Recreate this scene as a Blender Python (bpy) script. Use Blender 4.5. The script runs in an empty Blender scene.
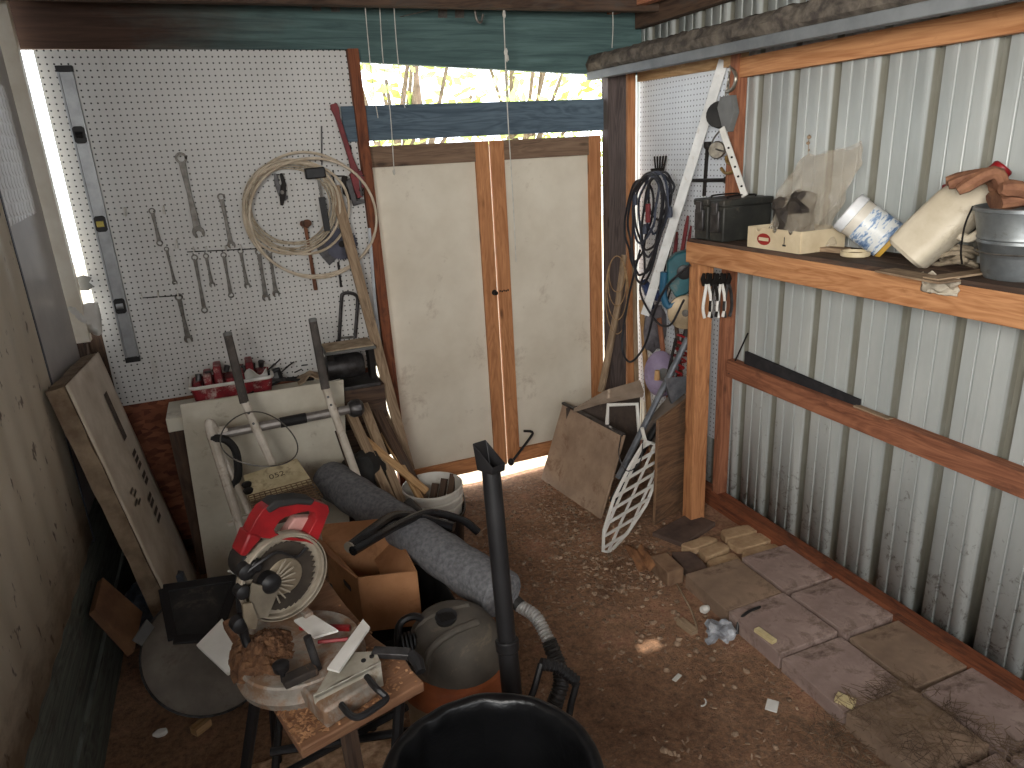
import bpy, bmesh, math, random
from mathutils import Vector, Matrix, Euler, noise
C = bpy.context.scene.collection
PI = math.pi
rng = random.Random(7)

# ---------------------------------------------------------------- camera model
CAM = Vector((0.0, 0.0, 1.88))
FPX = 703.0
RX = Vector((0.92354379, -0.16534585, 0.3460168))
RY = Vector((-0.38005547, -0.27408568, 0.88342225))
RZ = Vector((-0.05123196, -0.94738471, -0.31597073))


def ray(px, py):
    d = Vector((px - 512.0, py - 384.0, FPX))
    return Vector((RX.dot(d), RY.dot(d), RZ.dot(d)))


def at_z(px, py, z):
    r = ray(px, py)
    return CAM + r * ((z - CAM.z) / r.z)


def at_x(px, py, x):
    r = ray(px, py)
    return CAM + r * (x / r.x)


def at_y(px, py, y):
    r = ray(px, py)
    return CAM + r * (y / r.y)


def V(*a):
    return Vector(a)


# ---------------------------------------------------------------- materials
MATS = {}


def _rgb(c):
    return (c[0], c[1], c[2], 1.0)


def srgb(r, g, b):
    f = lambda u: u / 12.92 if u <= 0.04045 else ((u + 0.055) / 1.055) ** 2.4
    return (f(r / 255.0), f(g / 255.0), f(b / 255.0))


class NT:
    def __init__(s, name):
        m = bpy.data.materials.new(name)
        m.use_nodes = True
        s.m = m
        s.t = m.node_tree
        s.n = s.t.nodes
        s.l = s.t.links
        s.b = s.n['Principled BSDF']

    def node(s, kind, **kw):
        x = s.n.new(kind)
        for k, v in kw.items():
            setattr(x, k, v)
        return x

    def link(s, a, b):
        s.l.new(a, b)

    def coord(s, what='Object', scale=(1, 1, 1)):
        tc = s.node('ShaderNodeTexCoord')
        mp = s.node('ShaderNodeMapping')
        mp.inputs['Scale'].default_value = scale
        s.link(tc.outputs[what], mp.inputs['Vector'])
        return mp.outputs['Vector']

    def noise(s, vec, scale, detail=4, rough=0.6, dist=0.0):
        x = s.node('ShaderNodeTexNoise')
        x.inputs['Scale'].default_value = scale
        x.inputs['Detail'].default_value = detail
        x.inputs['Roughness'].default_value = rough
        x.inputs['Distortion'].default_value = dist
        s.link(vec, x.inputs['Vector'])
        return x.outputs['Fac']

    def ramp(s, fac, stops):
        x = s.node('ShaderNodeValToRGB')
        e = x.color_ramp.elements
        while len(e) < len(stops):
            e.new(0.5)
        for i, (p, c) in enumerate(stops):
            e[i].position = p
            e[i].color = _rgb(c)
        s.link(fac, x.inputs['Fac'])
        return x.outputs['Color']

    def mixc(s, fac, a, b, mode='MIX'):
        x = s.node('ShaderNodeMix', data_type='RGBA', blend_type=mode)
        for sock, v in ((x.inputs[0], fac), (x.inputs[6], a), (x.inputs[7], b)):
            if hasattr(v, 'node'):
                s.link(v, sock)
            elif isinstance(v, (int, float)):
                sock.default_value = v
            else:
                sock.default_value = _rgb(v)
        return x.outputs[2]

    def math(s, op, a, b=None, clamp=False):
        x = s.node('ShaderNodeMath', operation=op, use_clamp=clamp)
        for sock, v in ((x.inputs[0], a), (x.inputs[1], b)):
            if v is None:
                continue
            if hasattr(v, 'node'):
                s.link(v, sock)
            else:
                sock.default_value = v
        return x.outputs[0]

    def maprange(s, v, a, b, c=0.0, d=1.0):
        x = s.node('ShaderNodeMapRange')
        x.inputs[1].default_value = a
        x.inputs[2].default_value = b
        x.inputs[3].default_value = c
        x.inputs[4].default_value = d
        s.link(v, x.inputs[0])
        return x.outputs[0]

    def bump(s, h, strength=0.3, dist=0.01):
        x = s.node('ShaderNodeBump')
        x.inputs['Strength'].default_value = strength
        x.inputs['Distance'].default_value = dist
        s.link(h, x.inputs['Height'])
        s.link(x.outputs['Normal'], s.b.inputs['Normal'])

    def done(s, col, rough=0.7, metal=0.0, spec=0.3):
        if hasattr(col, 'node'):
            s.link(col, s.b.inputs['Base Color'])
        else:
            s.b.inputs['Base Color'].default_value = _rgb(col)
        if hasattr(rough, 'node'):
            s.link(rough, s.b.inputs['Roughness'])
        else:
            s.b.inputs['Roughness'].default_value = rough
        s.b.inputs['Metallic'].default_value = metal
        s.b.inputs['Specular IOR Level'].default_value = spec
        return s.m


def pm(name, c1, c2=None, scale=8.0, rough=0.7, metal=0.0, bump=0.15, bscale=None, dirt=None, dscale=14.0, damt=0.5, stretch=(1, 1, 1), spec=0.3):
    """plain material: two-tone noise, dirt patches, a little bump"""
    if name in MATS:
        return MATS[name]
    t = NT(name)
    v = t.coord('Object', stretch)
    c2 = c2 or tuple(x * 0.75 for x in c1)
    n = t.noise(v, scale, 5, 0.6)
    col = t.ramp(n, [(0.35, c2), (0.65, c1)])
    if dirt:
        d = t.noise(v, dscale, 8, 0.75, 0.4)
        lo = 0.62 - 0.25 * damt
        f = t.maprange(d, lo, lo + 0.16, 0, 0.85)
        col = t.mixc(f, col, dirt)
    if bump:
        h = t.noise(v, bscale or scale * 6, 6, 0.7)
        t.bump(h, bump, 0.006)
    MATS[name] = t.done(col, rough, metal, spec)
    return MATS[name]


def wood(name, light, dark, rough=0.75, grain=1.0, dirt=None, damt=0.4, knots=True):
    """board: grain runs along u (metres) of the UV map"""
    if name in MATS:
        return MATS[name]
    t = NT(name)
    v = t.coord('UV', (2.2, 38.0 * grain, 1))
    n = t.noise(v, 1.0, 6, 0.65, 0.6)
    v2 = t.coord('UV', (1.1, 9.0 * grain, 1))
    n2 = t.noise(v2, 1.3, 3, 0.5, 1.6)
    ring = t.math('FRACT', t.math('MULTIPLY', n2, 7.0))
    ring = t.math('ABSOLUTE', t.math('SUBTRACT', ring, 0.5))
    g = t.math('ADD', t.math('MULTIPLY', n, 0.75), t.math('MULTIPLY', ring, 0.38))
    col = t.ramp(g, [(0.27, dark), (0.46, tuple((a + b) / 2 for a, b in zip(light, dark))), (0.68, light)])
    if knots:
        vk = t.coord('UV', (3.0, 9.0, 1))
        vo = t.node('ShaderNodeTexVoronoi')
        vo.inputs['Scale'].default_value = 1.0
        t.link(vk, vo.inputs['Vector'])
        k = t.maprange(vo.outputs['Distance'], 0.05, 0.13, 1.0, 0.0)
        col = t.mixc(t.math('MULTIPLY', k, 0.75), col, tuple(x * 0.25 for x in dark))
    if dirt:
        d = t.noise(t.coord('UV', (3, 6, 1)), 1.6, 7, 0.75, 0.5)
        lo = 0.62 - 0.25 * damt
        col = t.mixc(t.maprange(d, lo, lo + 0.2, 0, 0.85), col, dirt)
    t.bump(n, 0.25, 0.004)
    MATS[name] = t.done(col, rough, 0.0, 0.25)
    return MATS[name]


# ---------------------------------------------------------------- mesh builder
ORG = {}


def _frame(t, up=None):
    t = t.normalized()
    up = up or (V(0, 0, 1) if abs(t.z) < 0.9 else V(1, 0, 0))
    s = t.cross(up)
    if s.length < 1e-6:
        s = t.cross(V(1, 0, 0))
    s.normalize()
    return s, s.cross(t).normalized()


def smooth_path(pts, n=6, closed=False):
    """Catmull-Rom through pts"""
    pts = [Vector(p) for p in pts]
    if len(pts) < 3:
        return pts
    out = []
    m = len(pts)
    segs = m if closed else m - 1
    for i in range(segs):
        if closed:
            a, b, c, d = pts[(i - 1) % m], pts[i], pts[(i + 1) % m], pts[(i + 2) % m]
        else:
            b, c = pts[i], pts[i + 1]
            a = pts[i - 1] if i else b * 2 - c
            d = pts[i + 2] if i + 2 < m else c * 2 - b
        for k in range(n):
            t = k / n
            out.append(0.5 * ((2 * b) + (c - a) * t + (2 * a - 5 * b + 4 * c - d) * t * t + (3 * b - a - 3 * c + d) * t ** 3))
    if not closed:
        out.append(pts[-1])
    return out


class MB:
    def __init__(s):
        s.bm = bmesh.new()
        s.uv = s.bm.loops.layers.uv.new('UVMap')
        s.off = (rng.random() * 7, rng.random() * 7)

    def _face(s, vs, uvs=None):
        try:
            f = s.bm.faces.new(vs)
        except ValueError:
            return None
        if uvs:
            for l, u in zip(f.loops, uvs):
                l[s.uv].uv = (u[0] + s.off[0], u[1] + s.off[1])
        return f

    def obox(s, c, ax, half):
        """box: centre, 3 unit axes, half sizes; u follows axis 0"""
        s.off = (rng.random() * 7, rng.random() * 7)
        v = {}
        for i in (-1, 1):
            for j in (-1, 1):
                for k in (-1, 1):
                    v[i, j, k] = s.bm.verts.new(c + ax[0] * (half[0] * i) + ax[1] * (half[1] * j) + ax[2] * (half[2] * k))
        a, b, d = half
        for j in (-1, 1):
            ids = [(-1, j, -1), (1, j, -1), (1, j, 1), (-1, j, 1)]
            s._face([v[q] for q in (ids if j < 0 else ids[::-1])], [(q[0] * a, q[2] * d + j * 1.3) for q in (ids if j < 0 else ids[::-1])])
        for k in (-1, 1):
            ids = [(-1, -1, k), (-1, 1, k), (1, 1, k), (1, -1, k)]
            s._face([v[q] for q in (ids if k < 0 else ids[::-1])], [(q[0] * a, q[1] * b + 3 + k) for q in (ids if k < 0 else ids[::-1])])
        for i in (-1, 1):
            ids = [(i, -1, -1), (i, -1, 1), (i, 1, 1), (i, 1, -1)]
            s._face([v[q] for q in (ids if i < 0 else ids[::-1])], [(q[1] * b * .3, q[2] * d) for q in (ids if i < 0 else ids[::-1])])
        return s

    def box(s, lo, hi):
        lo, hi = Vector(lo), Vector(hi)
        h = (hi - lo) / 2
        ax = [V(1, 0, 0), V(0, 1, 0), V(0, 0, 1)]
        o = sorted(range(3), key=lambda i: -h[i])
        if (o[1] - o[0]) % 3 != 1:
            o = [o[0], o[2], o[1]]
        return s.obox((lo + hi) / 2, [ax[i] for i in o], [h[i] for i in o])

    def beam(s, a, b, w, h, up=None):
        """bar from a to b; w across, h along up"""
        a, b = Vector(a), Vector(b)
        t = (b - a)
        sd, u = _frame(t, up)
        return s.obox((a + b) / 2, [t.normalized(), sd, u], [t.length / 2, w / 2, h / 2])

    def quad_slab(s, p, th):
        """slab from 4 corners (any quad) pushed along its normal by th"""
        p = [Vector(q) for q in p]
        n = (p[1] - p[0]).cross(p[3] - p[0]).normalized()
        return s.poly_slab(p, n * th)

    def poly_slab(s, p, d):
        """prism from a 3-D polygon, extruded by vector d"""
        s.off = (rng.random() * 7, rng.random() * 7)
        p = [Vector(q) for q in p]
        e0 = (p[1] - p[0]).normalized()
        e1 = d.normalized().cross(e0)
        uv = [((q - p[0]).dot(e0), (q - p[0]).dot(e1)) for q in p]
        A = [s.bm.verts.new(q) for q in p]
        B = [s.bm.verts.new(q + d) for q in p]
        s._face(A[::-1], uv[::-1])
        s._face(B, uv)
        L = 0
        m = len(p)
        for i in range(m):
            j = (i + 1) % m
            le = (p[j] - p[i]).length
            s._face([A[i], A[j], B[j], B[i]], [(L, 0), (L + le, 0), (L + le, d.length), (L, d.length)])
            L += le
        return s

    def tube(s, pts, r, n=8, closed=False, cap=True, sq=None):
        """round tube through pts; r a number or one per point"""
        s.off = (rng.random() * 7, rng.random() * 7)
        pts = [Vector(p) for p in pts]
        q = [pts[0]]
        rr = [r[0] if isinstance(r, (list, tuple)) else r]
        for i in range(1, len(pts)):
            if (pts[i] - q[-1]).length > 1e-6:
                q.append(pts[i])
                rr.append(r[i] if isinstance(r, (list, tuple)) else r)
        pts = q
        m = len(pts)
        if m < 2:
            return s
        rings = []
        t0 = (pts[1] - pts[0]).normalized()
        sd, u = _frame(t0)
        L = 0
        for i in range(m):
            if closed:
                t = (pts[(i + 1) % m] - pts[i - 1])
            else:
                t = pts[min(i + 1, m - 1)] - pts[max(i - 1, 0)]
            if t.length < 1e-9:
                t = t0
            t.normalize()
            ax = t0.cross(t)
            if ax.length > 1e-6:
                ro = Matrix.Rotation(t0.angle(t), 3, ax)
                sd = ro @ sd
                u = ro @ u
            t0 = t
            if i:
                L += (pts[i] - pts[i - 1]).length
            row = []
            for k in range(n):
                a = 2 * PI * k / n
                x, y = math.cos(a), math.sin(a)
                if sq:
                    x *= sq[0]
                    y *= sq[1]
                row.append(s.bm.verts.new(pts[i] + (sd * x + u * y) * rr[i]))
            rings.append((row, L))
        seq = list(range(m)) + ([0] if closed else [])
        for i in range(len(seq) - 1):
            A, la = rings[seq[i]]
            B, lb = rings[seq[i + 1]]
            per = 2 * PI * rr[seq[i]]
            if lb < la:
                lb = la + .02
            for k in range(n):
                j = (k + 1) % n
                s._face([A[k], A[j], B[j], B[k]], [(la, per * k / n), (la, per * (k + 1) / n), (lb, per * (k + 1) / n), (lb, per * k / n)])
        if cap and not closed:
            s._face(rings[0][0][::-1], None)
            s._face(rings[-1][0], None)
        return s

    def lathe(s, prof, o=(0, 0, 0), axis=(0, 0, 1), n=24, xdir=None, cap0=True, cap1=True, squash=1.0, wob=None):
        """surface of revolution: prof = [(radius, height)...] about axis at o"""
        s.off = (rng.random() * 7, rng.random() * 7)
        o = Vector(o)
        ax = Vector(axis).normalized()
        u = Vector(xdir) if xdir else (V(1, 0, 0) if abs(ax.x) < 0.9 else V(0, 1, 0))
        u = (u - ax * u.dot(ax)).normalized()
        w = ax.cross(u)
        rows = []
        L = 0
        for i, (r, h) in enumerate(prof):
            if i:
                L += math.hypot(r - prof[i - 1][0], h - prof[i - 1][1])
            row = []
            for k in range(n):
                a = 2 * PI * k / n
                q = r * (wob(a, h) if wob else 1)
                row.append(s.bm.verts.new(o + ax * h + (u * math.cos(a) + w * math.sin(a) * squash) * q))
            rows.append((row, L, r))
        for i in range(len(rows) - 1):
            A, la, ra = rows[i]
            B, lb, rb = rows[i + 1]
            for k in range(n):
                j = (k + 1) % n
                s._face([A[k], A[j], B[j], B[k]], [(2 * PI * ra * k / n, la), (2 * PI * ra * (k + 1) / n, la), (2 * PI * rb * (k + 1) / n, lb), (2 * PI * rb * k / n, lb)])
        if cap0 and prof[0][0] > 1e-5:
            s._face(rows[0][0][::-1], None)
        if cap1 and prof[-1][0] > 1e-5:
            s._face(rows[-1][0], None)
        return s

    def sheet(s, f, nu, nv, closed_u=False):
        """grid surface f(u, v) -> point, u and v in 0..1"""
        g = [[s.bm.verts.new(Vector(f(i / nu, j / nv))) for j in range(nv + 1)] for i in range(nu + (0 if closed_u else 1))]
        du = (g[-1][0].co - g[0][0].co).length or 1
        dv = (g[0][-1].co - g[0][0].co).length or 1
        for i in range(nu):
            i2 = (i + 1) % len(g)
            for j in range(nv):
                s._face([g[i][j], g[i2][j], g[i2][j + 1], g[i][j + 1]], [(i / nu * du, j / nv * dv), ((i + 1) / nu * du, j / nv * dv), ((i + 1) / nu * du, (j + 1) / nv * dv), (i / nu * du, (j + 1) / nv * dv)])
        return s

    def flat(s, poly, o, u, v, th):
        """2-D outline placed in frame (o, u, v), thickness th along u x v"""
        o, u, v = Vector(o), Vector(u).normalized(), Vector(v).normalized()
        n = u.cross(v).normalized()
        ar = sum(poly[i][0] * poly[(i + 1) % len(poly)][1] - poly[(i + 1) % len(poly)][0] * poly[i][1] for i in range(len(poly)))
        if ar < 0:
            poly = poly[::-1]
        return s.poly_slab([o + u * a + v * b for a, b in poly], n * th)

    def ball(s, c, r, n=10, sq=(1, 1, 1), lump=0.0, seed=0):
        c = Vector(c)
        m = bmesh.ops.create_icosphere(s.bm, subdivisions=2 if n <= 10 else 3, radius=1.0)
        for v in m['verts']:
            d = v.co.copy()
            k = 1 + (lump * noise.noise(d * 1.7 + V(seed, seed * .7, 0)) if lump else 0)
            v.co = c + V(d.x * sq[0], d.y * sq[1], d.z * sq[2]) * (r * k)
        return s

    def jitter(s, amp, scale=8.0, seed=0):
        for v in s.bm.verts:
            p = v.co * scale + V(seed, seed, seed)
            v.co += noise.noise_vector(p) * amp
        return s

    def xf(s, M):
        bmesh.ops.transform(s.bm, matrix=M, verts=s.bm.verts)
        return s

    def build(s, name, mat, parent=None, loc=None, ang=35, bevel=0.0, solid=0.0, sub=0, flat=False, smooth_mod=False):
        bmesh.ops.remove_doubles(s.bm, verts=s.bm.verts, dist=1e-5)
        bmesh.ops.recalc_face_normals(s.bm, faces=s.bm.faces)
        if parent is not None:
            org = ORG[parent]
        else:
            xs = [v.co for v in s.bm.verts]
            org = Vector(loc) if loc is not None else V((min(v.x for v in xs) + max(v.x for v in xs)) / 2, (min(v.y for v in xs) + max(v.y for v in xs)) / 2, min(v.z for v in xs))
        bmesh.ops.translate(s.bm, vec=-org, verts=s.bm.verts)
        me = bpy.data.meshes.new(name)
        s.bm.to_mesh(me)
        s.bm.free()
        me.materials.append(mat)
        if not flat:
            for p in me.polygons:
                p.use_smooth = True
            me.set_sharp_from_angle(angle=math.radians(ang))
        o = bpy.data.objects.new(name, me)
        C.objects.link(o)
        if parent is not None:
            o.parent = parent
        else:
            o.location = org
        ORG[o] = org.copy()
        if solid:
            md = o.modifiers.new('solid', 'SOLIDIFY')
            md.thickness = solid
            md.offset = 0
        if bevel:
            md = o.modifiers.new('bevel', 'BEVEL')
            md.width = bevel
            md.segments = 2
            md.limit_method = 'ANGLE'
            md.angle_limit = math.radians(40)
        if sub:
            md = o.modifiers.new('sub', 'SUBSURF')
            md.levels = md.render_levels = sub
        return o


def tag(o, label=None, cat=None, group=None, kind=None):
    if label:
        o['label'] = label
    if cat:
        o['category'] = cat
    if group:
        o['group'] = group
    if kind:
        o['kind'] = kind
    return o


def thing(name, loc, label, cat, group=None):
    o = bpy.data.objects.new(name, None)
    o.empty_display_size = 0.05
    C.objects.link(o)
    o.location = Vector(loc)
    ORG[o] = Vector(loc)
    return tag(o, label, cat, group)


def struct(o):
    o['kind'] = 'structure'
    return o
# ---------------------------------------------------------------- the shed
XR, XL, YB = 2.28, -0.66, 3.63     # right wall, left wall, back wall (inside faces)
YF = -2.2                           # unseen front behind the photographer
ZT = 2.62

W_NEW = wood('fir_board', srgb(192, 136, 92), srgb(142, 92, 60), dirt=srgb(110, 78, 52), damt=0.15)
W_SHELF = wood('shelf_board_wood', srgb(196, 144, 100), srgb(148, 96, 60), dirt=srgb(120, 80, 50), damt=0.1)
W_RED = wood('red_fir', srgb(160, 106, 78), srgb(106, 64, 46), dirt=srgb(80, 50, 40), damt=0.3)
W_SILL = wood('treated_sill', srgb(138, 82, 54), srgb(84, 46, 32), dirt=srgb(60, 42, 34), damt=0.5)
W_DARK = wood('dark_weathered_wood', srgb(92, 72, 58), srgb(50, 38, 32), dirt=srgb(70, 66, 62), damt=0.4)
W_HEAD = wood('header_board', srgb(74, 82, 80), srgb(46, 48, 47), dirt=srgb(58, 42, 34), damt=0.45, knots=False)
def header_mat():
    t = NT('header_with_glare')
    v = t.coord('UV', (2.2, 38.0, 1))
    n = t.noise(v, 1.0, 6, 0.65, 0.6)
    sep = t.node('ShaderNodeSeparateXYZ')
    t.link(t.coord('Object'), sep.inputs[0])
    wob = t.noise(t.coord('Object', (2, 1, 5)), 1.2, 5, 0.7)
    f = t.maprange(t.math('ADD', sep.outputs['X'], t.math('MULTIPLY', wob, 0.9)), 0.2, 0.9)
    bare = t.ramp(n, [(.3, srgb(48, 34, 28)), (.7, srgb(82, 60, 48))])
    glare_tint = t.ramp(n, [(.3, srgb(58, 78, 78)), (.7, srgb(92, 116, 114))])  # teal lens glare over the right part, put into the board colour
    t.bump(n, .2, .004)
    return t.done(t.mixc(f, bare, glare_tint), .75, 0, .25)


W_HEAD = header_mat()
W_BAND = wood('blue_grey_board', srgb(96, 112, 124), srgb(60, 74, 86), knots=False)
W_POST = wood('grey_brown_post', srgb(98, 86, 82), srgb(62, 54, 52))
W_STICK = wood('dry_pine', srgb(196, 160, 116), srgb(140, 104, 68), dirt=srgb(100, 80, 60), damt=0.2)
W_OLD = wood('old_grey_wood', srgb(164, 142, 116), srgb(112, 90, 70), dirt=srgb(70, 60, 52), damt=0.3)


def dirt_material():
    t = NT('dirt_ground')
    v = t.coord('Object')
    n = t.noise(v, 2.2, 10, 0.72, 0.3)
    n2 = t.noise(v, 44, 9, 0.8)
    col = t.ramp(n, [(0.3, srgb(142, 120, 103)), (0.5, srgb(182, 158, 137)), (0.72, srgb(214, 194, 172))])
    col = t.mixc(0.75, col, t.ramp(n2, [(0.34, srgb(64, 50, 42)), (0.6, srgb(180, 150, 126))]), 'OVERLAY')
    vo = t.node('ShaderNodeTexVoronoi')
    vo.inputs['Scale'].default_value = 42
    t.link(v, vo.inputs['Vector'])
    sp = t.math('MULTIPLY', t.maprange(vo.outputs['Distance'], 0.12, 0.2, 1, 0), t.maprange(n2, 0.5, 0.6))
    col = t.mixc(t.math('MULTIPLY', sp, 0.55), col, srgb(176, 148, 120))
    h = t.math('ADD', t.math('MULTIPLY', n2, 0.6), t.math('MULTIPLY', t.noise(v, 120, 4, 0.7), 0.4))
    t.bump(h, 1.0, 0.03)
    return t.done(col, 0.95, 0, 0.15)


MAT_DIRT = dirt_material()


def ground_z(x, y):
    """bare earth, a little uneven; dips under the doors"""
    z = 0.014 * noise.noise(V(x * 2.3, y * 2.3, 1.0)) + 0.006 * noise.noise(V(x * 9, y * 9, 4.0))
    return z - 0.004


b = MB()
N1, N2 = 110, 150
b.sheet(lambda u, v: (lambda x, y: V(x, y, ground_z(x, y)))(-1.0 + u * 3.6, -2.4 + v * 6.07), N1, N2)
struct(b.build('floor', MAT_DIRT, loc=(0, 0, 0)))
# earth outside: pale gravel put in to brighten the gap under the doors
b = MB()
b.box((-14, 3.67, -0.09), (16, 18, -0.02))
struct(b.build('ground_outside', pm('added_pale_gravel', srgb(206, 194, 174), srgb(160, 146, 124), 18, 0.95), loc=(0, 4.2, -0.09)))


# ---- right wall: ribbed steel siding
def siding_mat(name, c1, c2, dirtc, streak):
    t = NT(name)
    v = t.coord('Object')
    n = t.noise(t.coord('Object', (3, 3, .6)), 1.6, 6, 0.6)
    col = t.ramp(n, [(0.3, c2), (0.7, c1)])
    # splashed mud, denser near the ground
    sep = t.node('ShaderNodeSeparateXYZ')
    t.link(v, sep.inputs[0])
    low = t.maprange(sep.outputs['Z'], 0.0, 1.1, 0.17, 0.0)
    d = t.noise(v, 22, 9, 0.78, 0.8)
    d2 = t.noise(v, 5, 4, 0.6)
    f = t.maprange(t.math('ADD', t.math('ADD', d, low), t.math('MULTIPLY', d2, 0.25)), 0.80, 0.90, 0, streak)
    col = t.mixc(f, col, dirtc)
    # outward ribs: grime and their shade mixed into the colour
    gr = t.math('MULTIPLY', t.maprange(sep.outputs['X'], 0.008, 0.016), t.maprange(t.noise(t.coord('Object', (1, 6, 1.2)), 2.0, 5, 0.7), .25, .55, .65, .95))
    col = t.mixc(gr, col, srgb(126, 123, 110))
    t.bump(t.noise(v, 9, 3, 0.5), 0.08, 0.01)
    return t.done(col, 0.5, 0.15, 0.4)


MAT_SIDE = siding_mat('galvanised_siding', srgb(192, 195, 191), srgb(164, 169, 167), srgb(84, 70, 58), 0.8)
RIBY = [2.448 - 0.2125 * k for k in range(-6, 22)]


def rib_profile():
    """(y, depth) going towards smaller y; depth is outwards (+x)"""
    pr = []
    for y in sorted(RIBY):
        pr += [(y - 0.025, 0), (y - 0.019, 0.034), (y + 0.019, 0.034), (y + 0.025, 0)]
        for q in (0.074, 0.138):
            pr += [(y + q - 0.0035, 0), (y + q - 0.0028, 0.007), (y + q + 0.0022, 0.007), (y + q + 0.003, 0), (y + q + .005, -.0015), (y + q + .009, 0)]
    return [(y, d) for y, d in pr if YF <= y <= YB + 0.1]


PR = rib_profile()
b = MB()
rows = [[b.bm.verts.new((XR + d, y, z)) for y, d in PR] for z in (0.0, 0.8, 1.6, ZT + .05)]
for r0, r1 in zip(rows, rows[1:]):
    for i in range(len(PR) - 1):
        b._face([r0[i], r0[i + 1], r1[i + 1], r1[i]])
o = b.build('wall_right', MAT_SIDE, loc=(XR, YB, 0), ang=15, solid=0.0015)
struct(o)

# ---- left wall: flat painted sheets on a dark plank base
def left_sheet_mat(name, c1, c2, spots):
    t = NT(name)
    v = t.coord('Object')
    n = t.noise(t.coord('Object', (3, 2, .7)), 1.4, 5, 0.6)
    col = t.ramp(n, [(0.3, c2), (0.7, c1)])
    d = t.noise(t.coord('Object', (1, 20, 11)), 1.0, 3, 0.6)
    col = t.mixc(t.maprange(d, 0.63, 0.68, 0, spots), col, srgb(80, 62, 48))
    r = t.noise(t.coord('Object', (1, 2, 5)), 1.0, 6, 0.7)
    sep = t.node('ShaderNodeSeparateXYZ')
    t.link(v, sep.inputs[0])
    edge = t.maprange(sep.outputs['Z'], 0.50, 0.74, 0.36, 0.0)
    col = t.mixc(t.maprange(t.math('ADD', r, edge), 0.62, 0.80, 0, .7), col, srgb(120, 98, 72))
    return t.done(col, 0.5, 0.1, 0.4)


MAT_LS = left_sheet_mat('cream_sheet_metal', srgb(214, 204, 186), srgb(192, 180, 160), 0.85)
MAT_LG = pm('grey_sheet_metal', srgb(186, 182, 180), srgb(166, 162, 162), 3, 0.4, 0.1, 0.05)
W_BASE = wood('green_black_plank', srgb(112, 116, 108), srgb(66, 70, 66), dirt=srgb(60, 54, 46), damt=0.5)
b = MB()
b.sheet(lambda u, v: V(XL + 0.003 * math.sin(u * 90), .45 + u * (2.87 - .45), 0.50 + 0.035 * u + v * 2.12), 120, 4)
struct(b.build('wall_left', MAT_LS, loc=(XL, 2.9, 0), solid=0.002))
b = MB()
b.box((XL - .03, 2.86, 0.45), (XL - .008, 3.50, ZT))
struct(b.build('wall_left_panel', MAT_LG, loc=(XL, 2.9, 0)))
b = MB()
for z0, z1, dx in ((-.05, .2, .012), (.205, .40, 0.0), (.405, .60, .006)):
    b.box((XL - .06 + dx, .45, z0), (XL - .012 + dx, 3.66, z1))
struct(b.build('baseboard_left', W_BASE, loc=(XL, 2.9, 0)))
b = MB()
b.box((XL - .012, 2.862, 0.52), (XL + .006, 2.88, ZT))
struct(b.build('trim_1', pm('seam_strip', srgb(90, 92, 98), None, 8, 0.5, 0.6), loc=(XL, 2.87, 0.5)))
# white corner post by the open slot
b = MB()
b.box((XL - .03, 3.505, 1.17), (XL + .045, 3.56, ZT))
struct(b.build('trim_2', pm('white_painted_trim', srgb(232, 226, 212), srgb(214, 204, 186), 6, 0.6), loc=(XL, 3.55, 1.1)))
b = MB()
b.box((XL - .03, 3.505, 0.0), (XL + .02, 3.64, 1.17))
struct(b.build('trim_3', W_DARK, loc=(XL, 3.55, 0.0)))

# ---- back wall, left: pegboard over OSB
def peg_mat(name, c1, c2, hole, pitch=0.0254, rad=0.0034, stains=True):
    t = NT(name)
    uv = t.node('ShaderNodeUVMap')
    sep = t.node('ShaderNodeSeparateXYZ')
    t.link(uv.outputs['UV'], sep.inputs[0])

    def cell(o):
        f = t.math('FRACT', t.math('MULTIPLY', o, 1 / pitch))
        return t.math('MULTIPLY', t.math('SUBTRACT', f, 0.5), pitch)
    x, y = cell(sep.outputs['X']), cell(sep.outputs['Y'])
    d = t.math('SQRT', t.math('ADD', t.math('MULTIPLY', x, x), t.math('MULTIPLY', y, y)))
    m = t.maprange(d, rad, rad + 0.0008, 1, 0)
    n = t.noise(t.coord('Object', (1, 1, 1)), 2.0, 6, 0.65)
    col = t.ramp(n, [(0.3, c2), (0.7, c1)])
    if stains:
        s2 = t.noise(t.coord('Object', (6, 1, 1.2)), 1.5, 5, 0.7)
        col = t.mixc(t.maprange(s2, 0.6, 0.75, 0, 0.35), col, srgb(150, 140, 126))
    col = t.mixc(m, col, hole)
    return t.done(col, 0.5, 0, 0.4)


MAT_PEG = peg_mat('white_pegboard', srgb(206, 204, 200), srgb(190, 188, 184), srgb(44, 40, 38))
MAT_PEG2 = peg_mat('white_pegboard_side', srgb(214, 218, 222), srgb(196, 200, 206), srgb(90, 92, 98))
PL = [at_y(36, 50, 3.62), at_y(341, 52, 3.62), at_y(352, 378, 3.62), at_y(130, 406, 3.62)]


def uv_panel(name, p0, ux, uz, w, h, th, mat):
    b = MB()
    b.off = (0, 0)
    n = ux.cross(uz)
    q = [p0, p0 + ux * w, p0 + ux * w + uz * h, p0 + uz * h]
    uv = [(0, 0), (w, 0), (w, h), (0, h)]
    A = [b.bm.verts.new(x) for x in q]
    B = [b.bm.verts.new(x - n * th) for x in q]
    b._face(A, uv)
    b._face(B[::-1], uv[::-1])
    for i in range(4):
        j = (i + 1) % 4
        b._face([A[j], A[i], B[i], B[j]], [(0, 0)] * 4)
    return b.build(name, mat, loc=p0)


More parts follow.
